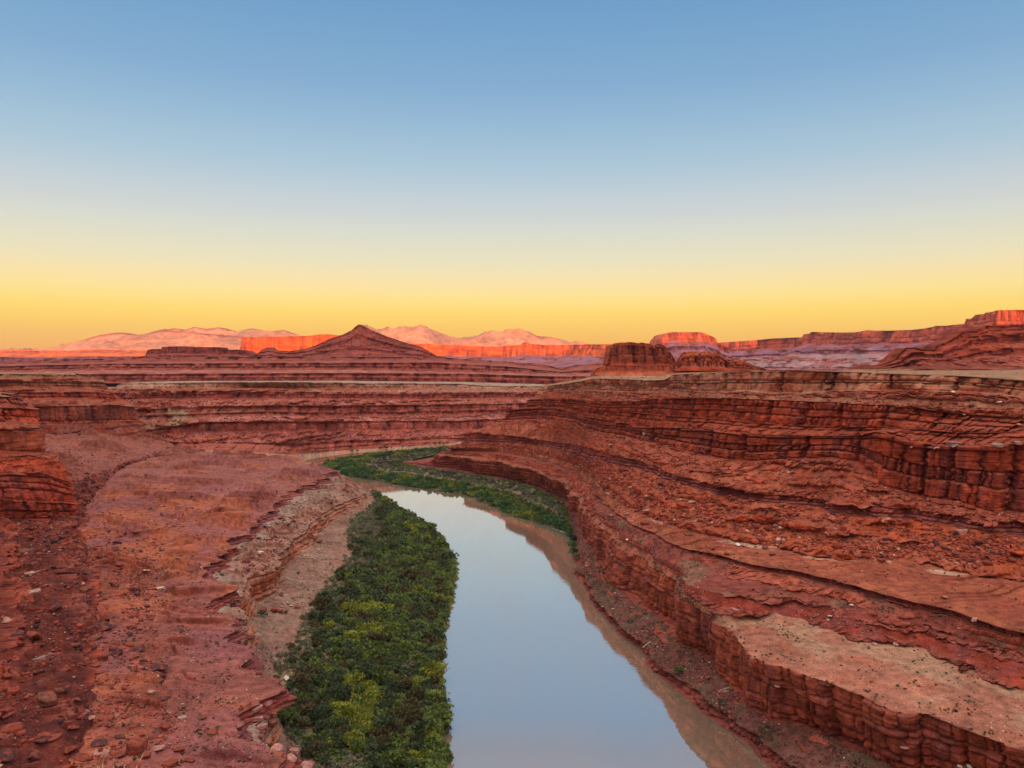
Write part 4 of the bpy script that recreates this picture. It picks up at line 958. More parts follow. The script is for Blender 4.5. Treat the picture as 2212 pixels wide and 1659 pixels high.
# ================================================================== standing things on the terrain
# depth of the nearest terrain seen through each cell of a 2 px lattice
ZW, ZH = 1106, 830
zb = np.full(ZW * ZH, 1e9); zi = np.full(ZW * ZH, -1, np.int64)
allV = np.concatenate([z[0] for z in ZB]); allN = np.concatenate([z[4] for z in ZB])
px_, py_, pd_ = project(allV)
ok = (pd_ > 20) & (px_ > 0) & (px_ < 2212) & (py_ > 600) & (py_ < 1660)
idx = np.where(ok)[0]
cell = (py_[idx] / 2).astype(int).clip(0, ZH - 1) * ZW + (px_[idx] / 2).astype(int).clip(0, ZW - 1)
o = np.argsort(-pd_[idx]); zb[cell[o]] = pd_[idx][o]; zi[cell[o]] = idx[o]
zb2 = zb.reshape(ZH, ZW); zi2 = zi.reshape(ZH, ZW)
zmin = zb2.copy(); zj = zi2.copy()
for dy in (-1, 0, 1):
    for dx in (-1, 0, 1):
        s = np.roll(np.roll(zb2, dy, 0), dx, 1); si = np.roll(np.roll(zi2, dy, 0), dx, 1)
        b = s < zmin; zmin[b] = s[b]; zj[b] = si[b]


def stand(px, py):
    """the terrain point seen at a pixel"""
    i = zj[int(np.clip(py / 2, 0, ZH - 1)), int(np.clip(px / 2, 0, ZW - 1))]
    if i < 0: return None, None
    v = allV[i]
    rx, rz = ray(px, py)
    return np.array([rx * v[1], v[1], CAM_Z + rz * v[1]]), allN[i]


# ---- stones
ICO_V = []
_t = (1 + 5 ** 0.5) / 2
for a, b in ((-1, _t), (1, _t), (-1, -_t), (1, -_t)):
    ICO_V += [(a, b, 0)]
for a, b in ((-1, _t), (1, _t), (-1, -_t), (1, -_t)):
    ICO_V += [(0, a, b)]
for a, b in ((_t, -1), (_t, 1), (-_t, -1), (-_t, 1)):
    ICO_V += [(a, 0, b)]
ICO_V = np.array(ICO_V, float); ICO_V /= np.linalg.norm(ICO_V[0])
ICO_F = np.array([(0, 11, 5), (0, 5, 1), (0, 1, 7), (0, 7, 10), (0, 10, 11), (1, 5, 9), (5, 11, 4), (11, 10, 2), (10, 7, 6), (7, 1, 8), (3, 9, 4), (3, 4, 2), (3, 2, 6), (3, 6, 8), (3, 8, 9), (4, 9, 5), (2, 4, 11), (6, 2, 10), (8, 6, 7), (9, 8, 1)])


def subdivide(V, Fc):
    mid = {}; V = [tuple(v) for v in V]; out = []
    def m(a, b):
        k = (min(a, b), max(a, b))
        if k not in mid:
            v = (np.array(V[a]) + np.array(V[b])) / 2; v /= np.linalg.norm(v); V.append(tuple(v)); mid[k] = len(V) - 1
        return mid[k]
    for a, b, c in Fc:
        ab, bc, ca = m(a, b), m(b, c), m(c, a)
        out += [(a, ab, ca), (b, bc, ab), (c, ca, bc), (ab, bc, ca)]
    return np.array(V), np.array(out)


S2V, S2F = subdivide(*subdivide(*subdivide(ICO_V, ICO_F)))


def rock_shape(seed, flat, boxy):
    """an angular stone: a ball cut by random planes, roughened"""
    r = np.random.default_rng(seed)
    V = S2V.copy()
    pl = r.normal(size=(8, 3)); pl /= np.linalg.norm(pl, axis=1)[:, None]
    if boxy:
        q, _ = np.linalg.qr(r.normal(size=(3, 3))); q = np.eye(3) * 0.85 + q * 0.15
        pl = np.concatenate([q, -q, pl[:3]])
    d = r.uniform(0.30, 0.60, len(pl))
    if boxy: d[6:] = r.uniform(0.75, 0.95, len(pl) - 6)
    for p, k in zip(pl, d):
        h = V @ p; ex = h > k
        V[ex] -= ((h[ex] - k) * 0.97)[:, None] * p
    n = fbm(V[:, 0] * 2.2 + seed, V[:, 1] * 2.2, V[:, 2] * 2.2, 3, seed)
    V *= (1 + 0.035 * n)[:, None]
    if boxy:                      # bedding grooves round the block
        V[:, :2] *= (1 - 0.07 * (np.abs(np.sin(V[:, 2] * 5 + seed)) > 0.93))[:, None]
    V[:, 2] *= flat
    V[:, 2] -= V[:, 2].min() * 0.72
    V /= np.ptp(V[:, 0])
    return V


STONE_COL = {'dark varnished': np.array([0.095, 0.040, 0.045]), 'red': np.array([0.235, 0.060, 0.040]), 'pinkish': np.array([0.40, 0.20, 0.175]), 'pale': np.array([0.38, 0.225, 0.18]), 'white': np.array([0.66, 0.58, 0.54]), 'grey': np.array([0.24, 0.155, 0.145]), 'brown': np.array([0.17, 0.070, 0.052])}
stone_cache = {}


def stone_mesh(colname, shape):
    k = (colname, shape)
    if k not in stone_cache:
        V = rock_shape(17 + shape * 7, (0.85, 0.45, 0.7, 0.95)[shape % 4], shape % 4 in (0, 3))
        c = STONE_COL[colname] * (1 + 0.35 * fbm(V[:, 0] * 4, V[:, 1] * 4, V[:, 2] * 4, 3, shape))[:, None]
        if colname in ('dark varnished', 'brown'):     # varnish is broken by red rock
            c = mixc(c, np.broadcast_to(RED * 0.8, c.shape), smooth(0.15, 0.5, fbm(V[:, 0] * 3, V[:, 1] * 3, V[:, 2] * 3, 3, shape + 5)))
        o = mesh_from('boulder', V, S2F, M_STONE, c)
        stone_cache[k] = o; return o, True
    return stone_cache[k], False


SH_WORD = ('block', 'flat slab', 'angular boulder', 'cube-like block', 'boulder', 'thin slab', 'wedge-shaped boulder', 'squared block')
used_lab = {}
boulders = []


def where(px, py):
    if px < 720 and py > 1100:
        if 595 < px and 1420 < py: return 'at the inland edge of the green thicket'
        if px > 500 and py < 1440: return 'below the pale lower ledge of the left bank' if px > 560 else 'on the pale strip along the left bench'
        if px > 520: return 'along the rounded edge of the left bench'
        v = 'at the bottom' if py > 1560 else ('in the lower left' if py > 1400 else ('half way up the bench' if py > 1240 else 'near the left cliff foot'))
        h = 'by the left edge' if px < 90 else ('on the rubble slope' if px < 240 else ('on the red flat' if px < 400 else 'near the bench edge'))
        return h + ' ' + v
    if px < 720: return 'on the far part of the left bench'
    if px > 1200:
        if py > 1560: return 'on the bank below the lowest right cliff'
        if px < 1300 and py > 1100: return 'at the water edge of the right bank'
        v = 'high under the right rim' if py < 960 else ('on the upper right rubble slope' if py < 1110 else ('at the foot of the right rubble slope' if py < 1215 else ('on the broad right bench' if py < 1290 else 'on the lower right bench')))
        h = 'towards the bend' if px < 1480 else ('mid wall' if px < 1750 else ('past the wall corner' if px < 1980 else 'near the right edge'))
        return v + ' ' + h
    return 'beside the river'


def boulder(px, py, wpx, hpx, colname, shape, note=None):
    P, nn = stand(px, py)
    if P is None: return
    size = wpx / FP * P[1]
    o, first = stone_mesh(colname, shape)
    if not first:
        o = o.copy(); COL.objects.link(o)
    V0 = o.data.vertices
    ratio = hpx / wpx
    zs = float(np.clip(ratio * 1.15, 0.35, 2.2))
    o.location = (P[0], P[1] + size * 0.25, P[2] - 0.20 * size)
    # keep the base on the ground under it: the pixel marks the foot
    o.scale = (size, size * random.uniform(0.8, 1.25), size * zs / (0.85, 0.45, 0.7, 0.95)[shape % 4] * 0.72)
    o.rotation_euler = (random.uniform(-0.16, 0.16), random.uniform(-0.16, 0.16), random.uniform(0, 6.28))
    szw = 'huge' if wpx > 30 else ('large' if wpx > 20 else ('mid-sized' if wpx > 12 else ('small' if wpx > 7 else 'tiny')))
    lab = note or f"{szw} {colname} {SH_WORD[shape]} {where(px, py)}"
    tag(o, lab, 'boulder', 'boulders ' + ('on the left bank' if px < 1000 else 'on the right bank'))
    boulders.append((o, px, py, wpx))
    return o


K4 = lambda x, y: (x * 0.3345, 1104.2 + y * 0.3345)
K6 = lambda x, y: (1472.2 + x * 0.3345, 1104.2 + y * 0.3345)
KL = lambda x, y: (431.6 + x * 0.1672, 1140.6 + y * 0.1672)
D, R_, PK, PL, WH, GR, BR = 'dark varnished', 'red', 'pinkish', 'pale', 'white', 'grey', 'brown'
L4 = [(x, y, w, h, (BR if (c_ == PL and (x * 7 + y) % 3 == 0) else (R_ if (c_ == GR and (x + y) % 2 == 0) else c_)), s_) for x, y, w, h, c_, s_ in [(745, 200, 60, 40, D, 2), (875, 125, 55, 22, R_, 1), (915, 172, 65, 25, R_, 1), (770, 342, 55, 26, R_, 0), (1220, 388, 42, 26, D, 2), (1035, 500, 36, 24, WH, 0), (1005, 372, 42, 24, PL, 4), (945, 380, 50, 22, PL, 1), (1680, 274, 36, 30, WH, 3), (1585, 326, 52, 36, D, 2), (560, 395, 90, 40, D, 6), (640, 355, 50, 28, D, 4), (338, 375, 36, 62, D, 6), (160, 245, 125, 45, PL, 5), (185, 390, 115, 28, PL, 1), (200, 518, 92, 46, PL, 4), (535, 500, 72, 38, PL, 1), (725, 480, 66, 62, BR, 6), (345, 640, 84, 105, D, 6), (445, 605, 84, 46, GR, 1), (620, 750, 155, 66, D, 2), (595, 815, 105, 50, BR, 4), (85, 795, 115, 66, D, 4), (195, 808, 125, 78, R_, 6), (35, 710, 76, 58, PL, 6), (600, 945, 72, 58, D, 4), (660, 955, 58, 62, R_, 0), (738, 925, 82, 72, D, 2), (850, 948, 62, 42, R_, 4), (640, 1045, 66, 40, R_, 6), (1003, 1018, 112, 58, D, 6), (1050, 1062, 40, 28, D, 4), (250, 945, 140, 78, GR, 4), (400, 1025, 82, 48, R_, 4), (38, 1065, 62, 50, R_, 2), (270, 1110, 92, 34, D, 5), (905, 1250, 50, 28, D, 4), (910, 1262, 28, 14, PL, 1), (1042, 1216, 70, 32, D, 1), (1062, 1405, 62, 52, R_, 0), (862, 1555, 112, 132, R_, 0), (768, 1462, 60, 46, D, 4), (752, 1580, 92, 50, BR, 1), (632, 1570, 102, 58, PK, 4), (1002, 1535, 78, 42, PK, 1), (1160, 1550, 82, 66, R_, 6), (1082, 1640, 112, 72, R_, 3), (1218, 1612, 72, 42, GR, 6), (420, 1550, 102, 78, R_, 2), (270, 1445, 155, 50, R_, 5), (60, 1420, 102, 68, R_, 0), (205, 1600, 100, 105, BR, 6), (532, 1590, 112, 66, R_, 2), (470, 1400, 82, 46, GR, 1), (646, 1346, 36, 30, GR, 4), (580, 1338, 52, 38, PK, 1), (545, 1302, 72, 46, GR, 5), (1365, 1440, 62, 42, R_, 0), (860, 1392, 60, 46, GR, 4), (970, 1168, 52, 28, PK, 3), (1170, 1328, 62, 24, PL, 1), (1282, 1328, 70, 24, PL, 5), (990, 1434, 72, 28, D, 1), (820, 1158, 70, 24, R_, 1), (40, 1330, 82, 56, GR, 6), (285, 1185, 92, 46, PL, 1), (850, 1650, 92, 40, R_, 4),
      (1650, 1345, 86, 66, PK, 4), (1745, 1375, 86, 76, BR, 4), (1690, 1400, 62, 48, PK, 0), (1640, 1275, 92, 56, PK, 4), (1722, 1245, 62, 56, PK, 3), (1892, 1555, 76, 66, PK, 4), (2002, 1620, 104, 56, PK, 4), (1790, 1540, 92, 46, PK, 1), (1870, 1598, 84, 46, PK, 4), (2072, 1658, 52, 38, PL, 4), (1960, 1656, 92, 38, PK, 4), (1850, 1088, 58, 42, WH, 6)]]
for x, y, w, h, c, s in L4:
    px, py = K4(x, y)
    boulder(px, min(py, 1657), w * 0.3345, h * 0.3345, c, s, 'bright white boulder at the inland edge of the green thicket' if (x, y) == (1850, 1088) else None)
L6 = [(615, 92, 36, 26, WH, 4), (1050, 115, 40, 52, R_, 3), (1057, 142, 72, 30, R_, 1), (985, 146, 52, 42, R_, 4), (790, 268, 60, 40, R_, 4), (970, 280, 60, 40, R_, 4), (1042, 284, 56, 30, R_, 0), (1062, 262, 56, 66, R_, 6), (1100, 272, 46, 66, R_, 6), (1147, 290, 50, 30, R_, 1), (1210, 146, 60, 40, R_, 2), (1475, 348, 82, 44, R_, 4), (1340, 332, 40, 24, PL, 1), (1300, 322, 44, 34, R_, 0), (1780, 278, 62, 56, D, 4), (1822, 288, 50, 40, BR, 2), (1890, 270, 50, 54, R_, 2), (2000, 298, 72, 50, R_, 6), (2122, 292, 40, 54, R_, 3), (2150, 314, 52, 30, R_, 0), (910, 166, 52, 38, R_, 4), (585, 276, 46, 28, BR, 1), (545, 234, 44, 32, BR, 4), (372, 216, 42, 20, WH, 1), (225, 276, 30, 26, R_, 4), (295, 276, 36, 34, R_, 4), (1100, 606, 24, 12, WH, 1), (1245, 858, 36, 20, PL, 5), (1385, 858, 40, 26, PL, 6), (960, 676, 26, 15, WH, 4), (1793, 756, 28, 20, PL, 6), (1865, 1655, 42, 40, WH, 4), (1800, 1656, 40, 30, WH, 6), (350, 634, 62, 32, PK, 4), (1245, 660, 40, 26, R_, 4), (1900, 700, 52, 36, PK, 4), (1700, 555, 40, 22, PK, 1), (2140, 880, 60, 32, R_, 0), (1450, 1520, 56, 34, PK, 2), (625, 1130, 38, 24, PL, 1), (290, 1160, 40, 14, PL, 5)]
for x, y, w, h, c, s in L6:
    px, py = K6(x, y)
    boulder(px, min(py, 1657), w * 0.3345, h * 0.3345, c, s)
LL = [(810, 1060, 90, 62, BR, 0), (950, 1062, 92, 78, R_, 3), (1032, 1080, 72, 52, R_, 0), (1102, 1080, 56, 56, BR, 2), (785, 325, 66, 56, WH, 0), (600, 435, 96, 66, D, 6), (1492, 100, 66, 62, PK, 3), (1480, 128, 50, 30, BR, 0), (1540, 165, 86, 50, BR, 3), (405, 545, 82, 52, PK, 4), (1275, 575, 50, 44, R_, 6), (1050, 1010, 32, 30, WH, 4), (1270, 1020, 62, 34, R_, 1), (1130, 960, 36, 22, WH, 1), (1170, 1000, 40, 18, WH, 5), (1250, 965, 46, 30, PL, 4), (1045, 860, 60, 36, BR, 1), (1190, 905, 50, 32, R_, 2), (490, 1330, 70, 60, D, 2), (600, 1500, 50, 70, D, 6), (700, 1390, 50, 60, PK, 4)]
for x, y, w, h, c, s in LL:
    px, py = KL(x, y)
    boulder(px, py, w * 0.1672, h * 0.1672, c, s)
for px, py, w, h, c, s, nt_ in [(1259, 1251, 28, 15, R_, 5, 'flat red slab of rock lying at the right water edge'), (1393, 1130, 17, 10, R_, 0, None), (1354, 1166, 6, 4, WH, 1, None), (2203, 957, 20, 18, PL, 4, None), (2060, 846, 8, 6, WH, 4, None), (2158, 868, 13, 5, WH, 1, None), (2203, 916, 12, 7, PL, 1, None), (2103, 942, 16, 10, R_, 0, None), (2065, 962, 14, 10, GR, 2, None), (2010, 966, 14, 8, GR, 4, None), (1320, 960, 10, 5, PL, 1, None), (1390, 938, 6, 12, PL, 5, None)]:
    boulder(px, py, w, h, c, s, nt_)

# more boulders where the photo's rubble is coarse
r = np.random.default_rng(5)
zones = [(0, 330, 1170, 1640, 78, (R_, D, D, BR, BR, R_)), (40, 260, 1110, 1200, 12, (BR, R_, D)), (1480, 2205, 1100, 1195, 46, (R_, R_, R_, BR, PL)), (1280, 1560, 1040, 1130, 22, (R_, PK, R_, PL)), (1900, 2205, 895, 975, 16, (R_, GR, PL, R_))]
for x0, x1, y0, y1, n, cs in zones:
    for _ in range(n):
        px, py = r.uniform(x0, x1), r.uniform(y0, y1)
        w = 6.5 + 26 * r.random() ** 3 * (1.3 if py > 1300 else 0.8)
        boulder(px, py, w, w * r.uniform(0.4, 0.9), cs[r.integers(len(cs))], int(r.integers(8)))

# ---- loose rubble, far too much to count
def rubble(name, cand, n, smin, smax, cols, label, seed, power=2.6):
    r = np.random.default_rng(seed)
    V0, N0, wgt = cand
    p = wgt / wgt.sum()
    i = r.choice(len(V0), n, p=p)
    Y = V0[i, 1]
    s = smin * (1 - r.random(n) * (1 - (smin / smax) ** power)) ** (-1 / power)
    V = ICO_V[None] * (1 + r.uniform(-0.3, 0.3, (n, 12, 1)))
    sc = np.stack([s * r.uniform(0.7, 1.3, n), s * r.uniform(0.7, 1.3, n), s * r.uniform(0.35, 0.85, n)], 1) * 0.5
    V = V * sc[:, None, :]
    a = r.uniform(0, 6.28, n); ca, sa = np.cos(a)[:, None], np.sin(a)[:, None]
    tl = r.uniform(-0.5, 0.5, n)[:, None]
    V = np.stack([V[..., 0] * ca - V[..., 1] * sa, V[..., 0] * sa + V[..., 1] * ca, V[..., 2] + V[..., 0] * tl * 0.6], -1)
    V += (V0[i] + N0[i] * 0 + np.array([0, 0, 1]) * (s * 0.10)[:, None])[:, None, :]
    cs = np.array([c for c, _ in cols]); cw = np.array([w for _, w in cols]); cw = cw / cw.sum()
    c = cs[r.choice(len(cs), n, p=cw)] * r.uniform(0.65, 1.35, (n, 1))
    c = np.repeat(c[:, None], 12, 1)
    Fq = (ICO_F[None] + (np.arange(n) * 12)[:, None, None]).reshape(-1, 3)
    o = mesh_from(name, V.reshape(-1, 3), Fq, M_STONE, np.clip(c.reshape(-1, 3), 0, 0.9))
    tag(o, label, 'rubble', kind='stuff')


def cands(zname, kw, extra=None):
    """visible gentle ground of one surface; kw: band -> weight"""
    Vs, Ns, Ws = [], [], []
    for V, nm, K, fl, nn in ZB:
        if nm != zname: continue
        px, py, d = project(V)
        ok = (px > -60) & (px < 2280) & (py < 1720) & (d > 30)
        w = np.zeros(len(V))
        for k, a in kw.items(): w[K == k] = a
        # weight by the area each vertex stands for on screen and in the world
        w = w * ok * (fl > 0.3) * np.clip(d / 300, 0.3, 3) ** 0.5
        if extra is not None: w = w * extra(V)
        q = w > 0
        Vs.append(V[q]); Ns.append(nn[q]); Ws.append(w[q])
    return np.concatenate(Vs), np.concatenate(Ns), np.concatenate(Ws)


ZB_R = [z for z in ZB if z[1] == 'canyon_wall'][0]
ZB_SAVE = ZB
ZB = [ZB_R]
patch = lambda V: smooth(-0.25, 0.25, fbm(V[:, 0] / 14, V[:, 1] / 14, V[:, 2] / 14, 3, 55)) + 0.12
rubble('rubble', cands('canyon_wall', {9: 1.0, 11: 0.9, 13: 0.6, 15: 0.5}, patch), 36000, 0.5, 2.6, [(RED, 4), (DEEP, 3), (DUST, 2), (VARN, 1.2), (PALE, 0.35), (SCREE2, 3)], 'loose red rubble strewn over the ledgy slopes of the right canyon wall', 1)
rubble('rubble', cands('canyon_wall', {9: 1.0}, lambda V: patch(V) * smooth(20, 90, V[:, 0])), 5000, 0.9, 3.8, [(RED, 5), (DEEP, 3), (SCREE2, 3), (VARN, 0.8), (PALE * 0.8, 0.2)], 'coarse red blocks heaped at the foot of the right canyon wall', 12)
rubble('rubble', cands('canyon_wall', {2: 1.6, 5: 0.8, 6: 0.9}, patch), 15000, 0.3, 1.6, [(MAUVE, 4), (DEEP, 2), (VARN, 2), (PALE, 0.4)], 'loose dark stones scattered on the lower slopes of the right bank', 2)
rubble('rubble', cands('canyon_wall', {4: 1.0}), 2600, 0.22, 0.7, [(PALE * 1.15, 5), (DUST, 2), (VARN, 2.5)], 'pale stones speckling the flat lower bench on the right bank', 3)
rubble('rubble', cands('canyon_wall', {8: 1.0}, patch), 2600, 0.25, 1.0, [(RED, 4), (DEEP, 3), (PALE, 0.6), (VARN, 1)], 'small stones scattered over the broad red bench on the right bank', 4)
ZB = [z for z in ZB_SAVE if z[1] == 'rock_bench']
rubble('rubble', cands('rock_bench', {8: 1.0, 7: 0.3, 9: 0.8}, lambda V: patch(V) * smooth(700, 300, V[:, 1]) * np.clip(V[:, 1] / 200, 0.4, 2)), 30000, 0.35, 2.6, [(RED, 4), (DEEP, 4), (MAUVE, 2), (VARN, 3), (GREY * 0.8, 0.5), (PALE * 0.8, 0.25)], 'loose red and dark rubble on the slope at the left edge', 5)
rubble('rubble', cands('rock_bench', {6: 1.0, 5: 0.5, 7: 0.5}, patch), 8000, 0.25, 1.0, [(MAUVE, 4), (DEEP, 2), (GREY, 1), (VARN, 1.3), (PALE, 0.4)], 'small stones scattered over the left slickrock bench', 6)
rubble('rubble', cands('rock_bench', {2: 1.0, 4: 0.5}, patch), 3500, 0.22, 0.8, [(DUST, 3), (GREY, 2), (MAUVE, 2), (RED, 1)], 'stones on the pale slope between the left bench and the thicket', 7)
rubble('rubble', cands('rock_bench', {4: 1.0, 5: 0.6}, lambda V: patch(V) * np.clip(V[:, 1] / 200, 0.5, 3)), 1900, 0.7, 3.0, [(MAUVE * 0.7, 4), (DEEP, 2), (VARN, 2), (DUST, 1)], 'dark slabs fallen along the edge of the left bench', 10)
rubble('rubble', cands('rock_bench', {9: 1.0, 8: 0.5}, lambda V: patch(V) * smooth(330, 420, V[:, 1])), 5000, 0.7, 2.8, [(RED, 3), (DEEP, 4), (MAUVE, 2), (VARN, 3)], 'rubble on the slope between the two left cliffs', 11)
ZB = [[z for z in ZB_SAVE if z[1] == 'canyon_wall'][2]]
rubble('rubble', cands('canyon_wall', {3: 1.2, 5: 0.7, 7: 0.6, 9: 0.4}, patch), 9000, 0.9, 3.2, [(RED, 3), (DEEP, 3), (MAUVE, 3), (PALE, 0.4)], 'rubble on the slopes of the far canyon wall', 8)
ZB = [z for z in ZB_SAVE if z[1] == 'cliff']
rubble('rubble', cands('cliff', {0: 1, 2: 1, 3: 0.6, 4: 0.4}, patch), 2500, 0.5, 1.8, [(RED, 3), (DEEP, 3), (MAUVE, 2)], 'rubble lying on the ledges of the left cliffs', 9)
ZB = ZB_SAVE


# ---- shrubs
def shrub_template(seed, blobs, leaves, w=1.0, h=0.8, leaf=0.13):
    r = np.random.default_rng(seed)
    a = r.uniform(0, 6.28, blobs); rad = np.sqrt(r.random(blobs)) * 0.36 * w
    bc = np.stack([np.cos(a) * rad, np.sin(a) * rad, h * (0.35 + 0.45 * r.random(blobs) * (1 - rad / 0.5 * 0.5))], 1)
    br = r.uniform(0.13, 0.24, blobs)
    d = r.normal(size=(blobs, leaves, 3)); d /= np.linalg.norm(d, axis=2, keepdims=True); d[..., 2] = np.abs(d[..., 2]) * 1.1 - 0.35
    c = bc[:, None] + d * (br[:, None, None] * r.uniform(0.75, 1.1, (blobs, leaves, 1)))
    c = c.reshape(-1, 3); c[:, 2] = np.maximum(c[:, 2], 0.03)
    n = len(c)
    u = r.normal(size=(n, 3)); u /= np.linalg.norm(u, axis=1)[:, None]
    v = np.cross(u, r.normal(size=(n, 3))); v /= np.linalg.norm(v, axis=1)[:, None]
    s = leaf * r.uniform(0.6, 1.3, (n, 1))
    V = np.stack([c - u * s * 0.5 - v * s * 0.3, c + u * s * 0.5 - v * s * 0.25, c + v * s * 0.75], 1)
    shade = np.repeat(r.uniform(0.75, 1.25, blobs), leaves) * r.uniform(0.7, 1.35, n)
    return V, shade


SHC = {'dark green': np.array([0.062, 0.095, 0.046]), 'green': np.array([0.115, 0.165, 0.045]), 'yellow-green': np.array([0.195, 0.225, 0.036]), 'grey-green': np.array([0.150, 0.165, 0.105]), 'olive brown': np.array([0.085, 0.075, 0.035])}
rs = np.random.default_rng(12)
a0s, a1s = AL[1], AL[2]
zsurf = lambda x, y: 0.4 + 1.2 * smooth(0, 6, x)
pts = []
ys = stL
area = 0
for j in range(len(ys) - 1):
    y = ys[j]
    if y < 150 or y > 655: continue
    xw, xi = a0s[j, 0], a1s[j, 0]
    wd = xw - xi
    if wd < 1: continue
    n = wd * (ys[j + 1] - ys[j]) / 3.6
    n = int(n) + (rs.random() < n % 1)
    for _ in range(n):
        t = rs.random()
        pts.append((xw - wd * t + rs.normal() * 1.1, y + rs.random() * (ys[j + 1] - y), t, wd))
pts = np.array(pts)
fA = fbm(pts[:, 0] / 14, pts[:, 1] / 20, 0.3, 3, 201); fB = fbm(pts[:, 0] / 7, pts[:, 1] / 9, 0.3, 3, 202)
zA = a0s[:, 2]; zpt = np.interp(pts[:, 1], ys, a0s[:, 2]) * (1 - pts[:, 2]) + np.interp(pts[:, 1], ys, a1s[:, 2]) * pts[:, 2]
ppx, ppy, pdp = project(np.column_stack([pts[:, 0], pts[:, 1], zpt]))
yel = 0.8 * fA + 0.45 * fB + 0.85 * np.exp(-((ppx - 800) / 40) ** 2 - ((ppy - 1345) / 70) ** 2) + 0.35 * np.exp(-((ppx - 790) / 70) ** 2) * smooth(1380, 1450, ppy) + rs.normal(size=len(ppx)) * 0.13
fC = fB + rs.normal(size=len(ppx)) * 0.3
kind = np.where(yel > 0.60, 2, np.where(fC > 0.12, 1, np.where(fC < -0.5, 4, np.where(rs.random(len(ppx)) < 0.12, 3, 0))))
edge = pts[:, 2] + 0.35 * fB
kind = np.where((edge > 0.80) | ((ppy < 1170) & (edge > 0.55)), 3, kind)
size = np.where(kind == 3, 2.1, 3.75) * np.exp(rs.normal(size=len(pts)) * 0.28) * np.where(pts[:, 2] < 0.12, 1.1, 1.0)
keep = ~((edge > 0.92) & (rs.random(len(pts)) < 0.45))
KN_ = ['dark green', 'green', 'yellow-green', 'grey-green', 'olive brown']
pts, kind, size, zpt, ppx, ppy, pdp = (q[keep] for q in (pts, kind, size, zpt, ppx, ppy, pdp))
inview = (ppx > -10) & (ppx < 2220) & (ppy < 1668)
appar = np.where(inview, size / pdp, 0)
order = np.argsort(-appar)
big = order[:300]; rest = order[300:]
tmpl = [shrub_template(300 + i, 15, 26) for i in range(5)]
shr_cache = {}
for i in big:
    k = int(kind[i]); v = int(rs.integers(5))
    if (k, v) not in shr_cache:
        V, sh = tmpl[v]
        c = np.repeat((SHC[KN_[k]] * sh[:, None])[:, None], 3, 1).reshape(-1, 3)
        o = mesh_from('shrub', V.reshape(-1, 3), np.arange(len(V) * 3).reshape(-1, 3), M_LEAF, c)
        shr_cache[(k, v)] = o
    else:
        o = shr_cache[(k, v)].copy(); COL.objects.link(o)
    s = float(size[i])
    o.location = (pts[i, 0], pts[i, 1], zpt[i] - 0.1); o.scale = (s, s * rs.uniform(0.85, 1.15), s * rs.uniform(0.85, 1.2)); o.rotation_euler = (0, 0, rs.uniform(0, 6.28))
    t = pts[i, 2]
    w1_ = 'leaning over the water' if t < 0.14 else ('near the water side' if t < 0.4 else ('in the middle' if t < 0.68 else ('toward the inland side' if t < 0.86 else 'at the inland edge')))
    w2_ = 'at the bottom of' if ppy[i] > 1600 else ('low down in' if ppy[i] > 1530 else ('near the white boulder in' if (ppy[i] > 1430 and ppx[i] < 660) else ('part way up' if ppy[i] > 1450 else 'half way up')))
    szw = 'big' if s > 3.9 else ('middling' if s > 3.0 else 'low')
    tag(o, f"{szw} {KN_[k]} shrub {w1_}, {w2_} the left thicket", 'shrub', 'shrubs of the thicket on the left bank')


def thicket(name, P, kd, sz, lod, label, seed):
    r = np.random.default_rng(seed)
    Vo, Co = [], []
    for v in range(6):
        sel = np.where(np.arange(len(P)) % 6 == v)[0]
        V, sh = shrub_template(400 + v + seed, *lod)
        a = r.uniform(0, 6.28, len(sel)); ca, sa = np.cos(a)[:, None, None], np.sin(a)[:, None, None]
        s = sz[sel][:, None, None]
        X = (V[None, ..., 0] * ca - V[None, ..., 1] * sa) * s + P[sel, 0][:, None, None]
        Yv = (V[None, ..., 0] * sa + V[None, ..., 1] * ca) * s + P[sel, 1][:, None, None]
        Zv = V[None, ..., 2] * s * r.uniform(0.85, 1.25, (len(sel), 1, 1)) + P[sel, 2][:, None, None] - 0.1
        Vo.append(np.stack([X, Yv, Zv], -1).reshape(-1, 3))
        c = kd[sel][:, None, :] * r.uniform(0.75, 1.3, (len(sel), 1, 1)) * sh[None, :, None]
        Co.append(np.repeat(c[:, :, None], 3, 2).reshape(-1, 3))
    V = np.concatenate(Vo); c = np.concatenate(Co)
    o = mesh_from(name, V, np.arange(len(V)).reshape(-1, 3), M_LEAF, c)
    tag(o, label, 'thicket', kind='stuff')


cols5 = np.array([SHC[k] for k in KN_])
thicket('thicket', np.column_stack([pts[rest, 0], pts[rest, 1], zpt[rest]]), cols5[kind[rest]], size[rest], (9, 14, 1.0, 0.8, 0.19), 'dense green thicket covering the left bank farther up the river', 1)
# point bar
nb_, mb_ = G_BAR.shape[1], G_BAR.shape[0]
n = 5200
jj = rs.random(n) ** 0.8; 
wgt = np.linalg.norm(np.diff(G_BAR[0, :, :2], axis=0), axis=1); wgt *= np.linalg.norm(G_BAR[-1, 1:, :2] - G_BAR[0, 1:, :2], axis=1) + 6
ii = rs.choice(nb_ - 1, n, p=wgt / wgt.sum()); tb = rs.random(n)
Pb = G_BAR[(tb * (mb_ - 1)).astype(int), ii] + rs.normal(size=(n, 3)) * np.array([0.8, 0.8, 0])
fb = fbm(Pb[:, 0] / 16, Pb[:, 1] / 16, 0.2, 3, 401)
frontw = tb < 0.40 + 0.15 * fb
bx, by, bd_ = project(Pb)
kb = np.where(frontw, np.where(fb > 0.45, 2, np.where(fb > 0.0, 1, 0)), np.where(tb > 0.82, np.where(fb > 0, 1, 3), 3))
szb = np.where(frontw, 4.6, 2.3) * rs.uniform(0.7, 1.3, n)
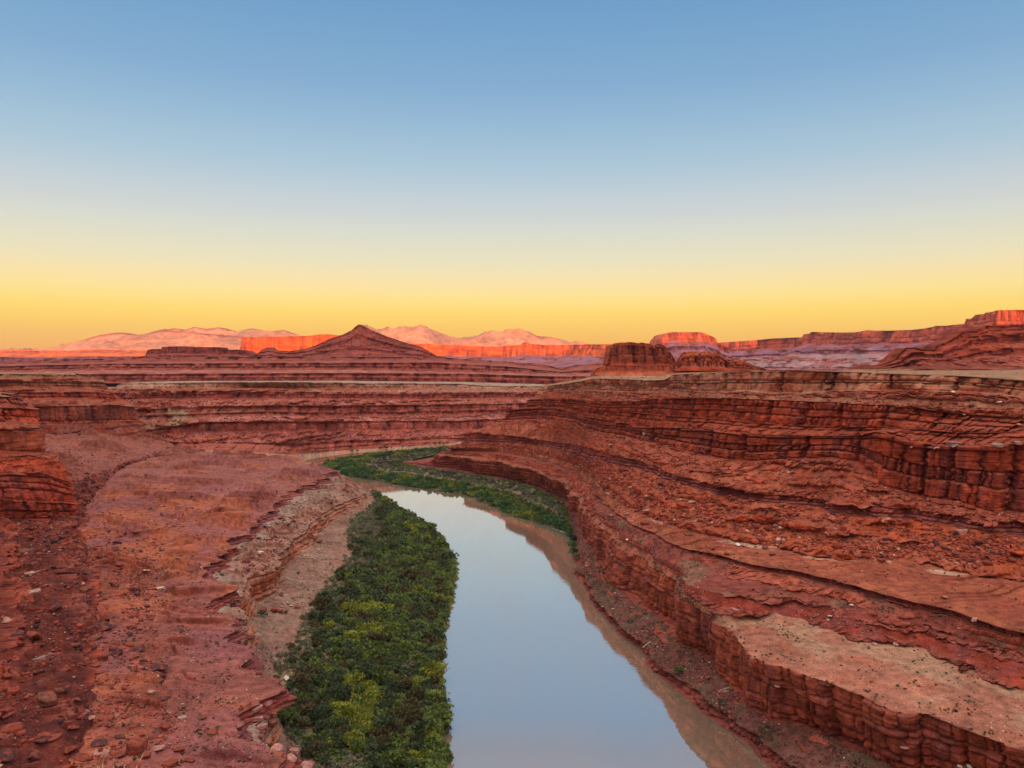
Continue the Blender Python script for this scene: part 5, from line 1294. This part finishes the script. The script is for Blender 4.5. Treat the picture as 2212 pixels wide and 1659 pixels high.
bare = (tb > 0.5) & (tb < 0.62) & (rs.random(n) < 0.6)
cb = cols5[kb] * np.where(kb[:, None] == 3, 1.0, 1.0)
cb = np.where((kb == 0)[:, None], np.array([0.045, 0.115, 0.048]), cb)
cb = np.where(((kb == 3) & (fb < -0.1))[:, None], np.array([0.085, 0.085, 0.075]), cb)
q = ~bare
thicket('thicket', Pb[q], cb[q], szb[q], (7, 9, 1.0, 0.8, 0.26), 'green willow thicket covering the point bar inside the river bend', 2)
# bushes on the far shore and scattered desert scrub
fs = [(760, 976, 5), (772, 975, 4), (822, 970, 5), (830, 969, 6), (836, 969.5, 5), (846, 968, 4), (870, 967, 4), (940, 961, 6), (950, 960, 6), (958, 960, 5), (966, 959, 5), (1238, 1180, 5), (1242, 1196, 5), (1246, 1205, 4), (1236, 1165, 5), (1463, 1452, 3.2), (1470, 1448, 2.6), (560, 1327, 2.2), (568, 1329, 2.4), (576, 1330, 2.0)]
for px, py, s in fs:
    P, _n = stand(px, py)
    if P is None: continue
    k = 1 if px > 1400 and px < 1480 else 0
    v = int(rs.integers(5))
    o = shr_cache.get((k, v)) or list(shr_cache.values())[0]
    o = o.copy(); COL.objects.link(o)
    o.location = (P[0], P[1], P[2] - 0.2); o.scale = (s, s, s * 0.9); o.rotation_euler = (0, 0, rs.uniform(0, 6.28))
    lab = 'bright green shrub on the dark bank under the lowest right cliff' if 1400 < px < 1480 else ('dark shrub at the foot of the pale left bank cliff' if px < 600 else ('willow shrub at the right water edge by the cliff foot' if px > 1200 else 'small dark shrub on the pale far shore of the river bend'))
    tag(o, lab, 'shrub', 'shrubs on the far shore' if px < 1000 and px > 600 else 'lone shrubs below the cliffs')
ZB = [ZB_R] + [z for z in ZB_SAVE if z[1] == 'rock_bench']
clump = lambda V: smooth(0.05, 0.5, fbm(V[:, 0] / 9, V[:, 1] / 9, V[:, 2] / 9, 3, 66)) + 0.06
c1 = cands('canyon_wall', {2: 1.4, 4: 0.9, 6: 1.2, 8: 0.6, 17: 0.35}, clump); c2 = cands('rock_bench', {1: 1.0, 2: 0.6, 6: 0.5, 7: 0.4}, clump)
ZB = ZB_SAVE
for cc, n, lab, sd in ((c1, 8000, 'sparse low desert scrub dotted over the right benches', 5), (c2, 3600, 'sparse low desert scrub dotted over the left bench', 6)):
    i = np.random.default_rng(sd).choice(len(cc[0]), n, p=cc[2] / cc[2].sum())
    kd = np.array([[0.10, 0.105, 0.055], [0.055, 0.065, 0.035], [0.16, 0.15, 0.10]])[np.random.default_rng(sd + 1).integers(0, 3, n)]
    thicket('scrub', cc[0][i], kd, np.random.default_rng(sd + 2).uniform(0.25, 1.0, n) ** 1.3, (4, 7, 1.0, 0.6, 0.34), lab, sd)


# ---- twigs at the overlook, driftwood, gravel bar
def tube(pts_, radii, sides=7):
    P = np.array(pts_, float); n = len(P)
    Tn = np.gradient(P, axis=0); Tn /= np.linalg.norm(Tn, axis=1, keepdims=True)
    ref = np.array([0.3, 1.0, 0.1]); U = np.cross(Tn, ref); U /= np.linalg.norm(U, axis=1, keepdims=True); W_ = np.cross(Tn, U)
    a = np.linspace(0, 2 * math.pi, sides, endpoint=False)
    V = P[:, None] + (U[:, None] * np.cos(a)[None, :, None] + W_[:, None] * np.sin(a)[None, :, None]) * np.array(radii)[:, None, None]
    Fq = []
    for i in range(n - 1):
        for j in range(sides):
            k = (j + 1) % sides
            Fq.append((i * sides + j, i * sides + k, (i + 1) * sides + k, (i + 1) * sides + j))
    V = V.reshape(-1, 3)
    Vc = np.vstack([V, P[:1], P[-1:]]); c0, c1_ = len(V), len(V) + 1
    for j in range(sides):
        k = (j + 1) % sides
        Fq.append((c0, k, j, j)); Fq.append((c1_, (n - 1) * sides + j, (n - 1) * sides + k, (n - 1) * sides + k))
    return Vc, Fq


def solid(name, parts, mat, colr, parent=None):
    me = bpy.data.meshes.new(name); V = []; Fs = []
    for Vp, Fp in parts:
        b = len(V); V += [tuple(v) for v in Vp]; Fs += [tuple(dict.fromkeys(i + b for i in f)) for f in Fp]
    me.from_pydata(V, [], Fs); me.update()
    a = me.attributes.new('pigment', 'FLOAT_COLOR', 'POINT'); c = np.ones((len(V), 4), np.float32); c[:, :3] = colr; a.data.foreach_set('color', c.ravel())
    me.materials.append(mat); o = bpy.data.objects.new(name, me); COL.objects.link(o)
    if parent: o.parent = parent
    return o


M_TWIG = rock_material('dry_twig', scales=(30, 160), amp=0.3, bump=0.0, rough=0.8)
TW = lambda x, y: ((300 + x * 0.11754) / 1.622, (2540 + y * 0.11754) / 1.622)


def twig_shrub(label, stems, base, Y):
    b = at_y(*TW(*base), Y); root = bpy.data.objects.new('dry_shrub', None); COL.objects.link(root)
    root.location = (b[0], Y, 118.22); tag(root, label, 'dry shrub', 'dry shrubs at the overlook edge')
    for st, r0 in stems:
        P = [at_y(*TW(x, y), Y + 0.02 * math.sin(i * 2.1)) for i, (x, y) in enumerate(st)]
        P = [np.array([b[0] + (P[0][0] - b[0]) * 0.3, Y, 118.2])] + P
        P = np.array(P); d = np.concatenate([[0], np.cumsum(np.linalg.norm(np.diff(P, axis=0), axis=1))])
        q = np.linspace(0, d[-1], 26); Q_ = np.stack([np.interp(q, d, P[:, i]) for i in range(3)], 1)
        Q_[1:-1] += np.random.default_rng(len(st)).normal(size=(24, 3)) * 0.0006
        rad = np.linspace(r0, r0 * 0.45, 26) * (1 + 0.25 * (np.arange(26) % 6 == 3))
        o = solid('stem', [tube(Q_ - np.array(root.location), rad)], M_TWIG, np.array([0.62, 0.40, 0.27]), root)


twig_shrub('tall pale dry twig with two short stubs at the bottom edge, left one', [([(505, 1290), (530, 1050), (570, 900), (650, 770), (745, 650), (775, 570)], 0.0021), ([(375, 1290), (345, 1220), (280, 1170)], 0.0020), ([(395, 1290), (420, 1230), (447, 1170)], 0.0013)], (440, 1500), 2.4)
twig_shrub('pale dry twig leaning right with short forked stubs at the bottom edge, right one', [([(1525, 1290), (1550, 1150), (1600, 1060), (1670, 980), (1720, 870), (1782, 742)], 0.0019), ([(1150, 1290), (1140, 1180), (1105, 1130)], 0.0020), ([(1155, 1270), (1200, 1160), (1242, 1060)], 0.0012), ([(815, 1290), (835, 1220), (862, 1150)], 0.0016), ([(850, 1290), (825, 1230), (815, 1180)], 0.0012)], (1180, 1520), 2.4)


def log_(label, p0, p1, rad):
    A, _ = stand(*p0); B, _ = stand(*p1)
    if A is None or B is None: return
    t = np.linspace(0, 1, 12)[:, None]; P = A + (B - A) * t + np.array([0, 0, rad * 0.8]); P[:, 2] += 0.08 * np.sin(t[:, 0] * 5)
    o = solid('driftwood_log', [tube(P, np.linspace(rad, rad * 0.6, 12), 9)], M_STONE, np.array([0.46, 0.36, 0.30])); tag(o, label, 'driftwood log', 'driftwood on the right bank')


log_('pale driftwood log on the dark bank, upstream near the waterline', (1389, 1400), (1406, 1386), 0.28)
log_('thin pale driftwood log on the bank below the right cliff corner', (1554, 1494), (1576, 1485), 0.22)
gb = np.array([at_z(p[0], p[1], 0.0) for p in [(1189, 1140), (1198, 1140.5), (1212, 1144), (1224, 1149), (1231, 1152), (1228, 1153), (1215, 1150), (1201, 1145)]])
cen = gb.mean(0); ring = gb * 0.999
Vg = np.vstack([gb + np.array([0, 0, -0.3]), cen + (gb - cen) * 0.75 + np.array([0, 0, 0.18]), [cen + np.array([0, 0, 0.28])]])
Fg = [(i, (i + 1) % 8, 8 + (i + 1) % 8, 8 + i) for i in range(8)] + [(8 + i, 8 + (i + 1) % 8, 16, 16) for i in range(8)]
tag(solid('gravel_bar', [(Vg, Fg)], M_STONE, np.array([0.42, 0.36, 0.33])), 'tiny pale gravel bar breaking the water by the green point bar', 'gravel bar', kind='structure')

# ---- the evening air between the near cliffs and the far mesas
hb = np.array([(x, y, z) for x in (-15000, 15000) for y in (-3500, 17000) for z in (-75, 800)], float)
me = bpy.data.meshes.new('haze'); me.from_pydata([tuple(v) for v in hb], [], [(0, 1, 3, 2), (4, 6, 7, 5), (0, 4, 5, 1), (2, 3, 7, 6), (0, 2, 6, 4), (1, 5, 7, 3)]); me.update()
ho = bpy.data.objects.new('haze', me); COL.objects.link(ho)
m, nt = nodes_of('evening_air'); out = N(nt, 'ShaderNodeOutputMaterial'); pvn = N(nt, 'ShaderNodeVolumePrincipled')
pvn.inputs['Color'].default_value = (0.78, 0.66, 0.95, 1); pvn.inputs['Density'].default_value = 2.0e-5
nt.links.new(pvn.outputs[0], out.inputs['Volume']); me.materials.append(m)
tag(ho, 'thin violet evening haze lying between the near cliffs and far mesas', 'haze', kind='stuff')

scene.view_settings.view_transform = 'Standard'; scene.view_settings.look = 'None'
scene.view_settings.exposure = 0.0; scene.view_settings.gamma = 1.0; scene.view_settings.use_curve_mapping = False
scene.cycles.use_denoising = True
scene.cycles.max_bounces = 5; scene.cycles.diffuse_bounces = 3; scene.cycles.glossy_bounces = 2
